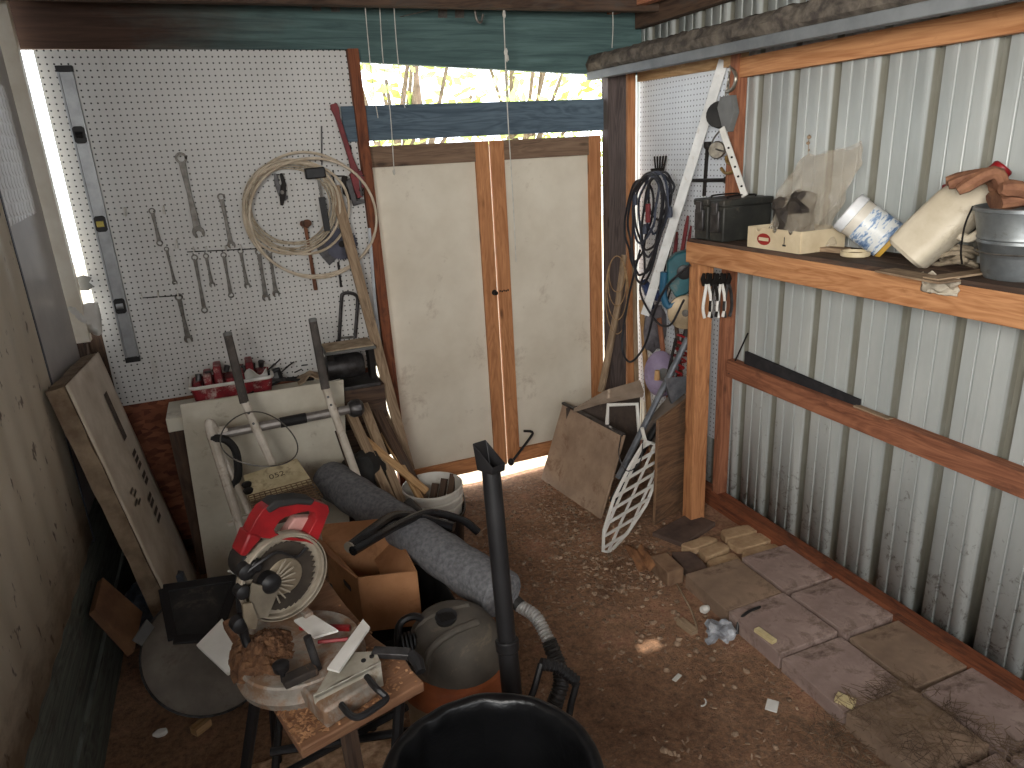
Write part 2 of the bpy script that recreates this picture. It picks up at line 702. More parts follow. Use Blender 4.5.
o = uv_panel('wall_back_pegboard', V(-0.583, 3.62, 0.822), V(1, 0, 0), V(0, 0, 1), 1.280, 1.54, 0.006, MAT_PEG)
struct(o)
OSB = NT('osb_panel')
_v = OSB.coord('Object', (1, 1, 1))
_vo = OSB.node('ShaderNodeTexVoronoi')
_vo.inputs['Scale'].default_value = 26
OSB.link(OSB.coord('Object', (1, 1, 2.2)), _vo.inputs['Vector'])
_c = OSB.ramp(_vo.outputs['Color'], [(0.1, srgb(92, 50, 36)), (0.5, srgb(124, 72, 50)), (0.9, srgb(150, 94, 66))])
_c = OSB.mixc(OSB.maprange(OSB.noise(_v, 3, 4), .4, .7, 0, .5), _c, srgb(70, 46, 38))
MAT_OSB = OSB.done(_c, 0.8)
b = MB()
b.box((-0.60, 3.628, 0.06), (0.64, 3.642, 0.9))
struct(b.build('wall_back_osb', MAT_OSB, loc=(0, YB, 0)))
b = MB()
b.box((-0.80, 3.63, -.05), (-0.55, 3.66, 1.26))
b.box((-0.60, 3.643, -.08), (0.70, 3.67, .12))
struct(b.build('wall_back_corner', W_DARK, loc=(-.6, YB, 0)))
# header over the whole back wall (the daylight strip sits under its right part)
b = MB()
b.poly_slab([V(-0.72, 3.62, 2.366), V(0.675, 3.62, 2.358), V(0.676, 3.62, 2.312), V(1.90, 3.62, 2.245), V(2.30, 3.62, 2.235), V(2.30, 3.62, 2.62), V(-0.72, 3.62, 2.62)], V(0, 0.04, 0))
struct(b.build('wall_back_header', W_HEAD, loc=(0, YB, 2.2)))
# board under the strip and the stop board that the doors close against
b = MB()
b.box((0.62, 3.60, 1.955), (2.03, 3.64, 2.115))
struct(b.build('wall_back_rail', W_BAND, loc=(0.62, 3.6, 1.97)))
# jambs
b = MB()
b.beam((0.722, 3.60, -.05), (0.702, 3.60, 2.36), 0.05, 0.05, V(0, 1, 0))
struct(b.build('trim_4', W_SILL, loc=(.66, 3.61, 0)))
b = MB()
b.beam((2.095, 3.60, -.05), (2.095, 3.60, 2.3), 0.11, 0.07, V(0, 1, 0))
struct(b.build('trim_5', W_POST, loc=(2.1, 3.6, 0)))
b = MB()
b.beam((2.195, 3.61, -.05), (2.195, 3.61, 2.3), 0.05, 0.06, V(0, 1, 0))
struct(b.build('trim_6', W_NEW, loc=(2.2, 3.6, 0)))

W_OLDTOP = wood('door_top_rail', srgb(132, 108, 88), srgb(96, 76, 62))
# ---- the pair of doors
def door(name, x0, x1, hinge_left, label):
    root = thing(name, ((x0 + x1) / 2, 3.67, 0.05), None, None)
    root['kind'] = 'structure'
    zb, zt = 0.075, 1.93
    m = MB()
    m.box((x0 - .0, 3.662, zb + .02), (x1 - .03, 3.672, zt - .02))
    m.build('door_panel', pm('door_skin', srgb(214, 206, 190), srgb(196, 186, 168), 2.2, 0.55, 0, 0.05, 30, srgb(150, 132, 112), 3.4, 0.2), root)
    for q, (a, c) in enumerate(((x0, x0 + .075), (x1 - .075, x1))):
        if q == 0 and hinge_left:
            continue
        m = MB()
        m.beam((((a + c) / 2), 3.652, zb), (((a + c) / 2), 3.652, zt), c - a, 0.022, V(0, 1, 0))
        m.build('stile', W_NEW, root)
    for (a, c, wm) in ((zb, zb + .085, W_NEW), (zt - .1, zt, W_OLDTOP)):
        m = MB()
        m.box((x0 + (.0 if hinge_left else .076), 3.641, a), (x1 - .076, 3.663, c))
        m.build('rail', wm, root)
    return root


DX0, DXM, DX1 = 0.70, 1.372, 2.035
d1 = door('door_1', DX0, DXM - .005, True, '')
d2 = door('door_2', DXM + .005, DX1, False, '')
m = MB()
m.lathe([(0.016, 0), (0.016, .006), (.007, .008), (.007, .02), (.012, .022), (.012, .03), (0, .031)], (DXM - .022, 3.641, 1.13), (0, -1, 0), 12)
m.build('latch_knob', pm('black_iron', srgb(40, 36, 34), None, 20, 0.6, 0.6), d1)
m = MB()
for i in range(5):
    m.lathe([(0.0035, -.002), (.006, 0), (.0035, .002)], (DXM + .012 + i * .012, 3.638, 1.134 - .003 * (i % 2)), (0.3, -1, 0.2 * (i % 3)), 8)
m.build('latch_chain', MATS['black_iron'], d2)

# ---- right wall woodwork
b = MB()
b.beam((2.245, 2.75, 2.17), (2.245, YF, 2.155), 0.04, 0.08)
struct(b.build('trim_7', W_SHELF, loc=(2.25, 2.7, 2.1)))
b = MB()
b.beam((2.245, 2.72, 0.79), (2.245, YF, 0.765), 0.05, 0.085)
struct(b.build('trim_8', W_RED, loc=(2.25, 2.7, .7)))
b = MB()
b.beam((2.23, 3.58, 0.04), (2.23, YF, 0.04), 0.06, 0.09)
struct(b.build('baseboard_right', W_SILL, loc=(2.25, 2.7, 0)))
b = MB()
b.beam((2.24, 2.755, -0.02), (2.24, 2.755, 2.26), 0.06, 0.045, V(0, 1, 0))
struct(b.build('trim_9', W_RED, loc=(2.25, 2.75, 0)))
b = MB()
b.beam((2.25, 3.58, 2.23), (2.25, 2.73, 2.215), 0.04, 0.07)
struct(b.build('trim_10', W_STICK, loc=(2.25, 3.2, 2.2)))
o = uv_panel('wall_right_pegboard', V(2.262, 3.605, 0.35), V(0, -1, 0), V(0, 0, 1), 0.83, 1.85, 0.006, MAT_PEG2)
struct(o)

# ---- front wall behind the photographer and the near part of the left wall: unseen, boarded up to a height that keeps light off the floor
b = MB()
b.box((-0.80, YF - .06, -.05), (2.40, YF, 1.95))
struct(b.build('wall_front_unseen', W_DARK, loc=(0.8, YF, 0)))
b = MB()
b.box((XL - .08, YF, -.05), (XL - .02, .46, 1.30))
struct(b.build('wall_left_near_unseen', W_DARK, loc=(XL, -1, 0)))
# ---- roof
b = MB()
HX, HY = 1.945, 3.278   # unseen hole cut in the roof deck to cast one fleck of sun
b.box((-0.85, YF, 2.64), (HX - .05, 4.05, 2.67))
b.box((HX + .05, YF, 2.64), (2.5, 4.05, 2.67))
b.box((HX - .05, YF, 2.64), (HX + .05, HY - .034, 2.67))
b.box((HX - .05, HY + .03, 2.64), (HX + .05, 4.05, 2.67))
struct(b.build('ceiling', pm('roof_deck', srgb(120, 92, 70), srgb(80, 62, 50), 4, 0.85, 0, .2, None, srgb(60, 48, 40)), loc=(0, 0, 2.64)))

# ---------------------------------------------------------------- camera and light
cam = bpy.data.cameras.new('camera')
cam.sensor_fit = 'HORIZONTAL'
cam.sensor_width = 36.0
cam.lens = 36.0 * FPX / 1024.0
cam.clip_start = 0.02
co = bpy.data.objects.new('camera', cam)
C.objects.link(co)
col_x = V(RX[0], RY[0], RZ[0])
col_y = V(RX[1], RY[1], RZ[1])
col_z = V(RX[2], RY[2], RZ[2])
M3 = Matrix((col_x, -col_y, -col_z)).transposed()
co.matrix_world = Matrix.Translation(CAM) @ M3.to_4x4()
sc = bpy.context.scene
sc.camera = co
w = bpy.data.worlds.new('sky')
sc.world = w
w.use_nodes = True
wn = w.node_tree.nodes
bg = wn['Background']
bg.inputs['Color'].default_value = (0.88, 0.94, 1.0, 1)
bg.inputs['Strength'].default_value = 6.0


def area(name, loc, target, sx, sy, power, color):
    l = bpy.data.lights.new(name, 'AREA')
    l.shape = 'RECTANGLE'
    l.size, l.size_y = sx, sy
    l.energy = power
    l.color = color
    o = bpy.data.objects.new(name, l)
    C.objects.link(o)
    o.location = loc
    o.rotation_euler = (Vector(target) - Vector(loc)).to_track_quat('-Z', 'Y').to_euler()
    return o


lo_ = area('added_left_light', (-0.74, -0.40, 2.12), (1.7, 2.5, 2.12), 1.5, 0.5, 44, (1.0, 0.95, 0.87))  # area light added in an unseen opening high in the left wall
lo_.data.spread = math.radians(95)
area('open_front_daylight', (0.8, -2.15, 2.1), (0.8, 3.6, 2.05), 2.6, .5, 14, (1.0, 0.96, 0.90))
s = bpy.data.lights.new('sun', 'SUN')
s.energy = 9
s.angle = 0.01
s.color = (1, .95, .85)
so = bpy.data.objects.new('sun', s)
C.objects.link(so)
so.rotation_euler = V(-0.25, -0.5, -1.0).to_track_quat('-Z', 'Y').to_euler()
sc.view_settings.view_transform = 'Standard'
sc.view_settings.look = 'None'
sc.view_settings.gamma = 1.0
sc.view_settings.use_curve_mapping = False
sc.view_settings.exposure = -0.15
try:
    sc.cycles.use_denoising = True
    sc.cycles.denoiser = 'OPENIMAGEDENOISE'
    sc.cycles.max_bounces = 8
    sc.cycles.diffuse_bounces = 5
    sc.cycles.sample_clamp_indirect = 8
except Exception:
    pass
# ================================================================ things on the left pegboard
STEEL = pm('worn_steel', srgb(112, 108, 102), srgb(76, 72, 68), 30, 0.45, 0.5, 0.1, None, srgb(96, 78, 62), 20, 0.25)
STEEL_D = pm('dark_steel', srgb(84, 82, 82), srgb(56, 54, 54), 30, 0.45, 0.7, 0.1)
IRON = pm('black_iron', srgb(40, 36, 34), None, 20, 0.6, 0.6)
ALU = pm('aluminium', srgb(164, 166, 168), srgb(140, 142, 144), 12, 0.4, 0.5, 0.05)
BLK = pm('black_plastic', srgb(34, 33, 34), srgb(24, 23, 24), 10, 0.45, 0, 0.08)
BLKR = pm('black_rubber', srgb(44, 43, 42), srgb(30, 29, 29), 14, 0.75, 0, 0.1, None, srgb(90, 82, 74), 8, 0.15)
GREYP = pm('grey_plastic', srgb(112, 112, 110), srgb(92, 92, 90), 8, 0.55)
RED = pm('red_paint', srgb(148, 30, 34), srgb(112, 22, 26), 10, 0.42, 0, 0.05)
DKRED = pm('dull_red_paint', srgb(128, 52, 54), srgb(92, 38, 42), 14, 0.5, 0.2, 0.1, None, srgb(70, 60, 56), 14, 0.3)
CREAM = pm('cream_paint', srgb(206, 200, 184), srgb(182, 174, 156), 4, 0.55, 0, 0.05, None, srgb(128, 112, 92), 6, 0.2)
WHITE = pm('off_white', srgb(222, 220, 214), srgb(200, 196, 188), 5, 0.5, 0, 0.05, None, srgb(150, 140, 126), 9, 0.15)
YELLOW = pm('vial_yellow', srgb(214, 196, 110), None, 10, 0.2, 0, 0)
WOODH = pm('tool_handle_wood', srgb(128, 84, 60), srgb(92, 58, 42), 18, 0.6, 0, .1, None, None, stretch=(1, 1, .2))
YP = 3.605


def strip2d(pts, w):
    """outline of a bent strip through 2-D points"""
    L, R = [], []
    for i, p in enumerate(pts):
        a = pts[max(i - 1, 0)]
        c = pts[min(i + 1, len(pts) - 1)]
        dx, dy = c[0] - a[0], c[1] - a[1]
        l = math.hypot(dx, dy) or 1
        ww = w[i] if isinstance(w, (list, tuple)) else w
        L.append((p[0] - dy / l * ww / 2, p[1] + dx / l * ww / 2))
        R.append((p[0] + dy / l * ww / 2, p[1] - dx / l * ww / 2))
    return L + R[::-1]


def plate_frame(a, b, n):
    """frame with v from a to b and n the outward normal"""
    v = (b - a).normalized()
    u = v.cross(n).normalized()
    return u, v


def wrench(pa, pb, head, ring_a, ring_b, label, th=0.007, y=YP, mat=None):
    """combination / box / open spanner hanging flat on the board: end a on top"""
    a, b = at_y(pa[0], pa[1], y), at_y(pb[0], pb[1], y)
    n = V(0, -1, 0)
    u, v = plate_frame(a, b, n)
    L = (b - a).length
    root = thing('wrench', a, label, 'wrench', 'wrenches hung on the pegboard')
    m = MB()
    hw = head * 0.36
    m.flat([(-hw * .8, head * .35), (hw * .8, head * .35), (hw * .55, L * .5), (hw * .9, L - head * .35), (-hw * .9, L - head * .35), (-hw * .55, L * .5)], a - n * 0.0, u, v, th * .7)
    m.build('shaft', mat or STEEL, root, bevel=.0012)
    for s, (c, ring) in enumerate(((a, ring_a), (b, ring_b))):
        m = MB()
        d = v if s else -v
        sgn = 1 if s else -1
        if ring:
            ro, ri = head * .5, head * .3
            N = 16
            for k in range(N):
                a0, a1 = 2 * PI * k / N, 2 * PI * (k + 1) / N
                q = [(ro * math.cos(a0), ro * math.sin(a0)), (ro * math.cos(a1), ro * math.sin(a1)), (ri * math.cos(a1), ri * math.sin(a1)), (ri * math.cos(a0), ri * math.sin(a0))]
                m.flat(q, c - n * .001, u, v, th * 1.1)
            m.build('ring_end', mat or STEEL, root, ang=50)
        else:
            h = head
            sk = 0.22
            pts = [(-.30, -.42), (-.52, -.05), (-.52, .28), (-.34, .62), (-.20, .62), (-.22, .12), (-.08, -.02), (.10, -.02), (.22, .12), (.22, .55), (.38, .52), (.54, .2), (.50, -.1), (.30, -.42)]
            cs, sn = math.cos(sk), math.sin(sk)
            q = [((x * cs - yy * sn) * h, (x * sn + yy * cs) * h * sgn) for x, yy in pts]
            m.flat(q, c, u, v, th)
            m.build('open_jaw', mat or STEEL, root, bevel=.001)
    return root


WR = [
    ((181, 158), (198, 231), 0.050, 1, 0, 'largest steel combination wrench, ring end up, high on the pegboard', .010),
    ((221, 197), (231, 244), 0.034, 1, 0, 'thin notched combination wrench hanging below and right of the largest wrench', .007),
    ((152, 211), (159.7, 243), 0.028, 1, 1, 'small double ring wrench nearest the long level, above a thin wrench', .007),
    ((166.5, 249), (174.5, 282), 0.022, 1, 0, 'thin wrench hanging left of the rack, just below the small double ring wrench', .005),
    ((194.6, 257.5), (204.5, 310), 0.030, 1, 1, 'long double ring wrench at the left end of the rack row', .008),
    ((206, 256), (212, 284), 0.026, 1, 0, 'short wrench with open jaw between two ring wrenches on the rack', .006),
    ((223.6, 255), (231, 295), 0.028, 1, 1, 'ring wrench under the notched wrench, third along the rack', .007),
    ((240.5, 251), (247, 285), 0.028, 1, 0, 'short open jaw wrench fourth along the rack', .007),
    ((258.6, 252), (265.7, 297), 0.034, 1, 0, 'longer open jaw wrench second from the right end of the rack', .008),
    ((269.5, 251), (275.8, 293), 0.032, 1, 0, 'open jaw wrench at the right end of the rack below the cable coil', .008),
    ((178.8, 297), (188, 338), 0.036, 1, 0, 'stubby open jaw wrench hanging alone below the rack', .009),
]
for w_ in WR:
    wrench(*w_[:6], th=w_[6])
# hanging rods with hooks
def rod_rack(pa, pb, hooks, label):
    a, b_ = at_y(*pa, YP - .018), at_y(*pb, YP - .018)
    root = thing('hook_rack', a, label, 'rack')
    m = MB()
    m.tube([a, b_], .0026, 6)
    m.build('rod', IRON, root)
    for t in hooks:
        p = a.lerp(b_, t)
        m = MB()
        m.tube(smooth_path([p + V(0, .03, .018), p + V(0, .012, .018), p + V(0, 0, .006), p + V(0, -.012, 0), p + V(0, -.018, .012)], 4), .003, 6)
        m.build('hook', WHITE, root)


rod_rack((187, 252), (282, 247.5), (.07, .2, .4, .56, .76, .87), 'dark rod rack with white hooks holding a row of wrenches')
rod_rack((140, 298), (181, 295.5), (.05, .45, .93), 'short dark rod with hooks above the stubby wrench')
for q, lab in (((125, 211), 'single white peg hook beside the long aluminium level'), ((164, 209), 'single white peg hook right of the small double ring wrench'), ((177, 243), 'single white peg hook right of the thin wrench')):
    p = at_y(q[0], q[1], YP)
    m = MB()
    m.tube(smooth_path([p + V(0, .02, .012), p + V(0, -.006, .012), p + V(0, -.012, 0), p + V(0, -.012, -.016), p + V(0, -.03, -.018), p + V(0, -.034, -.004)], 4), .0035, 6)
    tag(m.build('peg_hook', WHITE), lab, 'hook')

# ---- long aluminium level
la, lb = at_y(64.5, 69, 3.585), at_y(133, 359, 3.585)
root = thing('spirit_level', lb, 'long aluminium spirit level hung upright at the left edge of the pegboard', 'level')
u, v = plate_frame(lb, la, V(0, -1, 0))
LL = (la - lb).length
m = MB()
wl = 0.058
m.flat([(-wl / 2, .0), (wl / 2, .0), (wl / 2, LL), (-wl / 2, LL)], lb, u, v, .004)
for sgn in (-1, 1):
    m.beam(lb + u * sgn * (wl / 2 - .004) + V(0, -.002, 0), la + u * sgn * (wl / 2 - .004) + V(0, -.002, 0), .008, .026, V(0, 1, 0))
m.build('beam', ALU, root, bevel=.001)
for h in (0, LL):
    m = MB()
    m.beam(lb + v * (h - .012) + V(0, -.002, 0), lb + v * (h + .012) + V(0, -.002, 0), wl + .004, .030, V(0, 1, 0))
    m.build('end_cap', BLK, root, bevel=.002)
for q, vial in (((78, 135), BLK), ((100, 224), YELLOW), ((121, 306), ALU)):
    c = at_y(q[0], q[1], 3.572)
    t_ = (c - lb).dot(v)
    c = lb + v * t_ + V(0, -.008, 0)
    m = MB()
    m.flat([(-.023, -.026), (-.014, -.034), (.014, -.034), (.023, -.026), (.023, .026), (.014, .034), (-.014, .034), (-.023, .026)], c, u, v, .012)
    f = m.build('vial_frame', BLK, root, bevel=.002)
    m = MB()
    m.tube([c + V(0, -.012, 0) - u * .014, c + V(0, -.012, 0) + u * .014], .013, 10)
    m.build('vial', vial, f)

# ---- coil of pale cable
CABLE = pm('pale_cable', srgb(206, 192, 172), srgb(176, 160, 138), 14, 0.35, 0, 0.04)
CLEAR = pm('clear_tubing', srgb(196, 184, 164), srgb(150, 136, 116), 40, 0.22, 0, 0.05, None, None, 14, .5, (1, 1, 1), .6)
root = thing('cable_coil', at_y(268, 160, 3.58), 'big loose coil of cream cable and clear tubing hung on the pegboard', 'cable')


def coil_loop(cx, cy, rx, ry, y, rot=0.0, ph=0.0, wob=0.0):
    out = []
    for k in range(28):
        a = 2 * PI * k / 28
        x = rx * math.cos(a)
        yy = ry * math.sin(a) * (1 + wob * math.sin(2 * a + ph))
        X = cx + x * math.cos(rot) - yy * math.sin(rot)
        Y = cy + x * math.sin(rot) + yy * math.cos(rot)
        out.append(at_y(X, Y, y - .012 * math.sin(a + ph)))
    return smooth_path(out, 2, True)


for i, (cx, cy, rx, ry, rot, wob) in enumerate(((310, 215, 67, 61, .25, .05), (297, 207, 52, 49, .2, .06), (292, 208, 48, 47, .1, .04), (313, 217, 64, 58, .3, .03))):
    m = MB()
    m.tube(coil_loop(cx, cy, rx, ry, 3.575 - .008 * i, rot, i * 1.3, wob), .0065, 7, True)
    m.build('cable_loop', CABLE, root)
m = MB()
for i in range(9):
    m.tube(coil_loop(291 + rng.uniform(-2, 2), 205 + rng.uniform(-2, 2), 40 + i * .8, 38 + i * .9, 3.578 - .004 * (i % 5), .15 + .05 * i, i * 1.1, .05), .0034, 6, True)
m.build('clear_tubing', CLEAR, root)
m = MB()
m.beam(at_y(305, 174, 3.555), at_y(325, 172, 3.555), .045, .05, V(0, 0, 1))
m.build('tie_block', BLK, root, bevel=.006)

# ---- hand tools inside and around the coil
def pivots(m, p, r, h):
    m.lathe([(r, 0), (r, h), (0, h)], p, (0, -1, 0), 10, cap0=False)


p = at_y(281, 190, 3.59)
root = thing('tin_snips', p, 'dark tin snips hanging inside the cable coil at its upper left', 'snips')
m = MB()
m.flat([(a * 1, b_) for a, b_ in strip2d([(-.012, .075), (-.014, .03), (0, -.02), (.02, -.045)], [.016, .022, .03, .02])], p, V(1, 0, 0), V(0, 0, 1), -.012)
m.build('blade', STEEL_D, root, bevel=.002)
m = MB()
m.flat(strip2d([(.010, .075), (.016, .03), (.004, -.02), (-.008, -.07)], [.014, .02, .03, .012]), p + V(0, -.012, 0), V(1, 0, 0), V(0, 0, 1), -.012)
m.build('handle', IRON, root, bevel=.002)
m = MB()
pivots(m, p + V(.002, -.01, -.01), .009, .018)
m.build('pivot', STEEL, root)

p = at_y(325, 213, 3.585)
root = thing('drawing_file', at_y(322, 196, 3.585), 'flat black file hanging under the black tie of the cable coil', 'file')
m = MB()
m.beam(at_y(318.5, 180, 3.56), at_y(321.5, 197, 3.56), .012, .006, V(0, 1, 0))
m.build('tang', STEEL, root)
m = MB()
m.beam(at_y(321.5, 197, 3.56), at_y(327.5, 231, 3.56), .03, .012, V(0, 1, 0))
m.build('blade', BLK, root, bevel=.002)

root = thing('ball_hammer', at_y(305, 222, 3.58), 'ball hammer with round steel head and wooden handle at the coil bottom', 'hammer')
a, c = at_y(304.5, 221, 3.57), at_y(315.8, 290, 3.585)
m = MB()
m.tube([a.lerp(c, .02), a.lerp(c, .5), c], [.009, .008, .010], 10)
m.build('handle', WOODH, root)
m = MB()
h = a + V(0, 0, -.012)
m.lathe([(0, -.04), (.012, -.036), (.016, -.025), (.012, -.012), (.014, 0), (.013, .014), (.018, .02), (.018, .04), (0, .041)], h, (0.25, -1, .1), 14)
m.build('head', pm('rusty_steel', srgb(120, 84, 66), srgb(84, 58, 46), 25, .6, .5), root)

c = at_y(341.5, 244, 3.59)
root = thing('saw_disc', c, 'dark circular saw blade hanging at the lower right of the cable coil', 'saw blade')
m = MB()
N = 40
pl = []
for k in range(N):
    a = 2 * PI * k / N
    pl += [(.082 * math.cos(a), .082 * math.sin(a)), (.074 * math.cos(a + .04), .074 * math.sin(a + .04))]
m.flat(pl, c, V(1, 0, 0), V(0, 0, 1), -.003)
m.build('disc', pm('blue_black_steel', srgb(74, 74, 84), srgb(54, 54, 62), 12, .4, .6), root)
m = MB()
m.lathe([(.016, 0), (.016, .002), (.008, .0025)], c + V(0, -.003, 0), (0, -1, 0), 16)
m.build('arbor', IRON, root)
m = MB()
m.flat([(-.13, .02), (-.06, .06), (-.02, .02), (-.03, -.07), (-.07, -.10), (-.11, -.04)], at_y(341, 244, 3.60), V(1, 0, 0), V(0, 0, 1), -.003)
tag(m.build('scraper_plate', STEEL_D), 'dark flat steel plate hanging behind the circular blade', 'plate')

# red pipe wrench
root = thing('pipe_wrench', at_y(333, 104, 3.59), 'long red pipe wrench hanging at the right edge of the pegboard', 'pipe wrench')
a, c = at_y(333, 104, 3.59), at_y(356, 176, 3.59)
u, v = plate_frame(a, c, V(0, -1, 0))
L = (c - a).length
m = MB()
m.flat([(-.016, 0), (.016, 0), (.019, .02), (.012, .06), (.012, L * .75), (.022, L), (-.022, L), (-.012, L * .75), (-.012, .06), (-.019, .02)], a, u, v, .018)
m.build('handle', DKRED, root, bevel=.003)
m = MB()
m.flat([(-.03, L - .02), (.03, L - .02), (.034, L + .04), (.03, L + .10), (.004, L + .10), (.004, L + .06), (-.03, L + .06)], a + V(0, -.004, 0), u, v, .024)
m.build('hook_jaw', DKRED, root, bevel=.003)
m = MB()
m.flat([(.03, L), (.06, L + .01), (.06, L + .13), (.0, L + .13), (.0, L + .112), (.036, L + .108)], a + V(0, -.002, 0), u, v, .018)
m.build('heel_jaw', STEEL_D, root, bevel=.002)

# C clamp
p = at_y(353, 186, 3.575)
root = thing('c_clamp', p, 'small black C clamp hanging beside the red pipe wrench jaws', 'clamp')
m = MB()
m.flat(strip2d([(-.032, .05), (-.04, .02), (-.038, -.03), (-.02, -.052), (.02, -.052), (.04, -.035)], .026), p, V(1, 0, 0), V(0, 0, 1), -.02)
m.build('frame', IRON, root, bevel=.003)
m = MB()
m.tube([p + V(.034, -.01, -.05), p + V(.034, -.01, .045)], .007, 8)
m.tube([p + V(.01, -.01, .045), p + V(.058, -.01, .045)], .004, 6)
m.lathe([(.012, 0), (.012, .008)], p + V(.034, -.01, -.026), (0, 0, 1), 10)
m.build('screw', STEEL_D, root)

# thin try square and long punch
root = thing('try_square', at_y(321.5, 127, 3.6), 'thin dark steel rod square hanging above the cable coil', 'square')
m = MB()
m.beam(at_y(321.5, 126, 3.6), at_y(321.8, 165, 3.6), .007, .004, V(0, 1, 0))
m.build('blade', STEEL_D, root)
m = MB()
m.beam(at_y(331, 176, 3.6), at_y(343, 176, 3.6), .007, .006, V(0, 1, 0))
m.beam(at_y(333, 170, 3.6), at_y(334, 190, 3.6), .006, .006, V(0, 1, 0))
m.build('stock', IRON, root)

# hacksaw frame
root = thing('hacksaw', at_y(348, 292, 3.59), 'grey hacksaw frame hanging below the circular blade', 'hacksaw')
m = MB()
m.tube(smooth_path([at_y(339, 341, 3.59), at_y(341.5, 300, 3.59), at_y(343, 294, 3.59), at_y(350, 293, 3.59), at_y(356.5, 296, 3.59), at_y(357.5, 304, 3.59), at_y(355, 338, 3.59)], 4), .009, 8)
m.build('frame', STEEL_D, root)
m = MB()
m.beam(at_y(340, 338, 3.585), at_y(355, 337, 3.585), .014, .002, V(0, 1, 0))
m.build('blade', STEEL, root)
m = MB()
m.tube([at_y(338.3, 340, 3.59), at_y(337.5, 352, 3.59)], [.012, .014], 8)
m.build('handle', BLK, root)

# metal strip at the door jamb
m = MB()
m.beam(at_y(369, 228, 3.57), at_y(384, 415, 3.54), .016, .004, V(0, 1, 0))
tag(m.build('metal_strip', ALU), 'thin bright metal strip leaning along the red door jamb', 'strip')
m = MB()
m.beam(at_y(334, 186, 3.58), at_y(410, 470, 3.33), .05, .02, V(0, 1, 0))
tag(m.build('plank', W_OLD), 'long narrow weathered plank leaning in front of the cable coil to the floor', 'plank')
# dark stick with a pencil thin rod
m = MB()
m.tube([at_y(350, 145, 3.595), at_y(352, 165, 3.595), at_y(351, 198, 3.595)], .005, 6)
tag(m.build('steel_punch', IRON), 'thin black steel punch hanging behind the red pipe wrench', 'punch')
m = MB()
m.tube([at_y(338, 262, 3.595), at_y(341, 287, 3.595)], .006, 6)
tag(m.build('drill_bit', STEEL_D), 'small dark drill bit hanging under the circular blade', 'drill bit')

# embossed clear plastic sheet on the left wall
EMB = NT('embossed_plastic')
_v = EMB.coord('Object', (1, 1, 1))
_vo = EMB.node('ShaderNodeTexVoronoi')
_vo.inputs['Scale'].default_value = 22
_vo.inputs['Randomness'].default_value = 0.15
EMB.link(_v, _vo.inputs['Vector'])
EMB.bump(EMB.maprange(_vo.outputs['Distance'], .3, .5, 1, 0), .7, .01)
MAT_EMB = EMB.done(srgb(186, 182, 178), 0.3, 0.1, .6)
m = MB()
m.quad_slab([V(XL - .004, 2.90, 1.72), V(XL - .004, 3.34, 1.74), V(XL - .004, 3.36, 2.2), V(XL - .004, 2.90, 2.22)], .006)
tag(m.build('embossed_sheet', MAT_EMB), 'grey bubble embossed plastic sheet on the left wall by the bright slot', 'sheet')
# crumpled tape at the lower end of the bright slot
m = MB()
pp = at_y(82, 318, 3.53)
m.sheet(lambda u, v: pp + V(-.06 + .13 * u, .03 * math.sin(5 * u + 4 * v), -.07 + .13 * v + .03 * noise.noise(V(u * 3, v * 3, 2))), 8, 8)
tag(m.build('tape_wad', WHITE, solid=.003), 'crumpled white tape at the bottom of the bright slot', 'tape')
m = MB()
pp = at_y(84, 283, 3.60)
m.flat([(-.03, -.03), (.01, -.035), (.035, -.02), (.02, 0), (.035, .02), (.005, .035), (-.02, .03), (-.035, 0)], pp, V(1, 0, 0), V(0, 0, 1), -.004)
tag(m.build('wall_bracket', GREYP), 'small grey bracket in the lower part of the bright slot', 'bracket')
# ================================================================ left middle: bench, panel, cart, lumber
def box6(name, lo, hi, mat, parent=None, bevel=.003, **k):
    m = MB()
    m.box(lo, hi)
    return m.build(name, mat, parent, bevel=bevel, **k)


# bench against the wall
root = thing('workbench', (0.02, 3.46, 0), 'low white painted bench under the pegboard with clutter on it', 'workbench')
m = MB()
m.box((-.37, 3.325, .75), (.36, 3.59, .815))
m.build('top', CREAM, root, bevel=.004)
for x in (-.34, .32):
    for y in (3.36, 3.55):
        m = MB()
        m.box((x - .03, y - .025, 0), (x + .03, y + .025, .75))
        m.build('leg', W_DARK, root)
m = MB()
m.box((-.31, 3.54, .2), (.47, 3.56, .8))
m.build('back_board', W_DARK, root)
# white panel leaning on it
pa = [at_y(180, 404, 3.30), at_y(343, 379, 3.30), at_y(352, 560, 3.24), at_y(205, 566, 3.24)]
pa[3].z = pa[2].z = 0.02
m = MB()
m.quad_slab(pa[::-1], .018)
tag(m.build('plywood_sheet', CREAM, bevel=.002), 'large dirty white plywood sheet standing against the front of the bench', 'panel')
# small white off-cut behind it at the right
m = MB()
m.quad_slab([at_y(318, 384, 3.318), at_y(340, 379, 3.318), at_y(341, 402, 3.318), at_y(320, 405, 3.318)], .008)
tag(m.build('white_offcut', WHITE), 'small white offcut standing behind the top right corner of the white plywood', 'offcut')

# ---- red and white tray of sockets
p = V(-.07, 3.45, .817)
root = thing('socket_tray', p, 'red tray with white rim holding small tools on the bench', 'tray')


def rr(w, d, r, n=4):
    out = []
    for cx, cy, a0 in ((w - r, d - r, 0), (-w + r, d - r, PI / 2), (-w + r, -d + r, PI), (w - r, -d + r, 1.5 * PI)):
        for k in range(n + 1):
            a = a0 + PI / 2 * k / n
            out.append((cx + r * math.cos(a), cy + r * math.sin(a)))
    return out


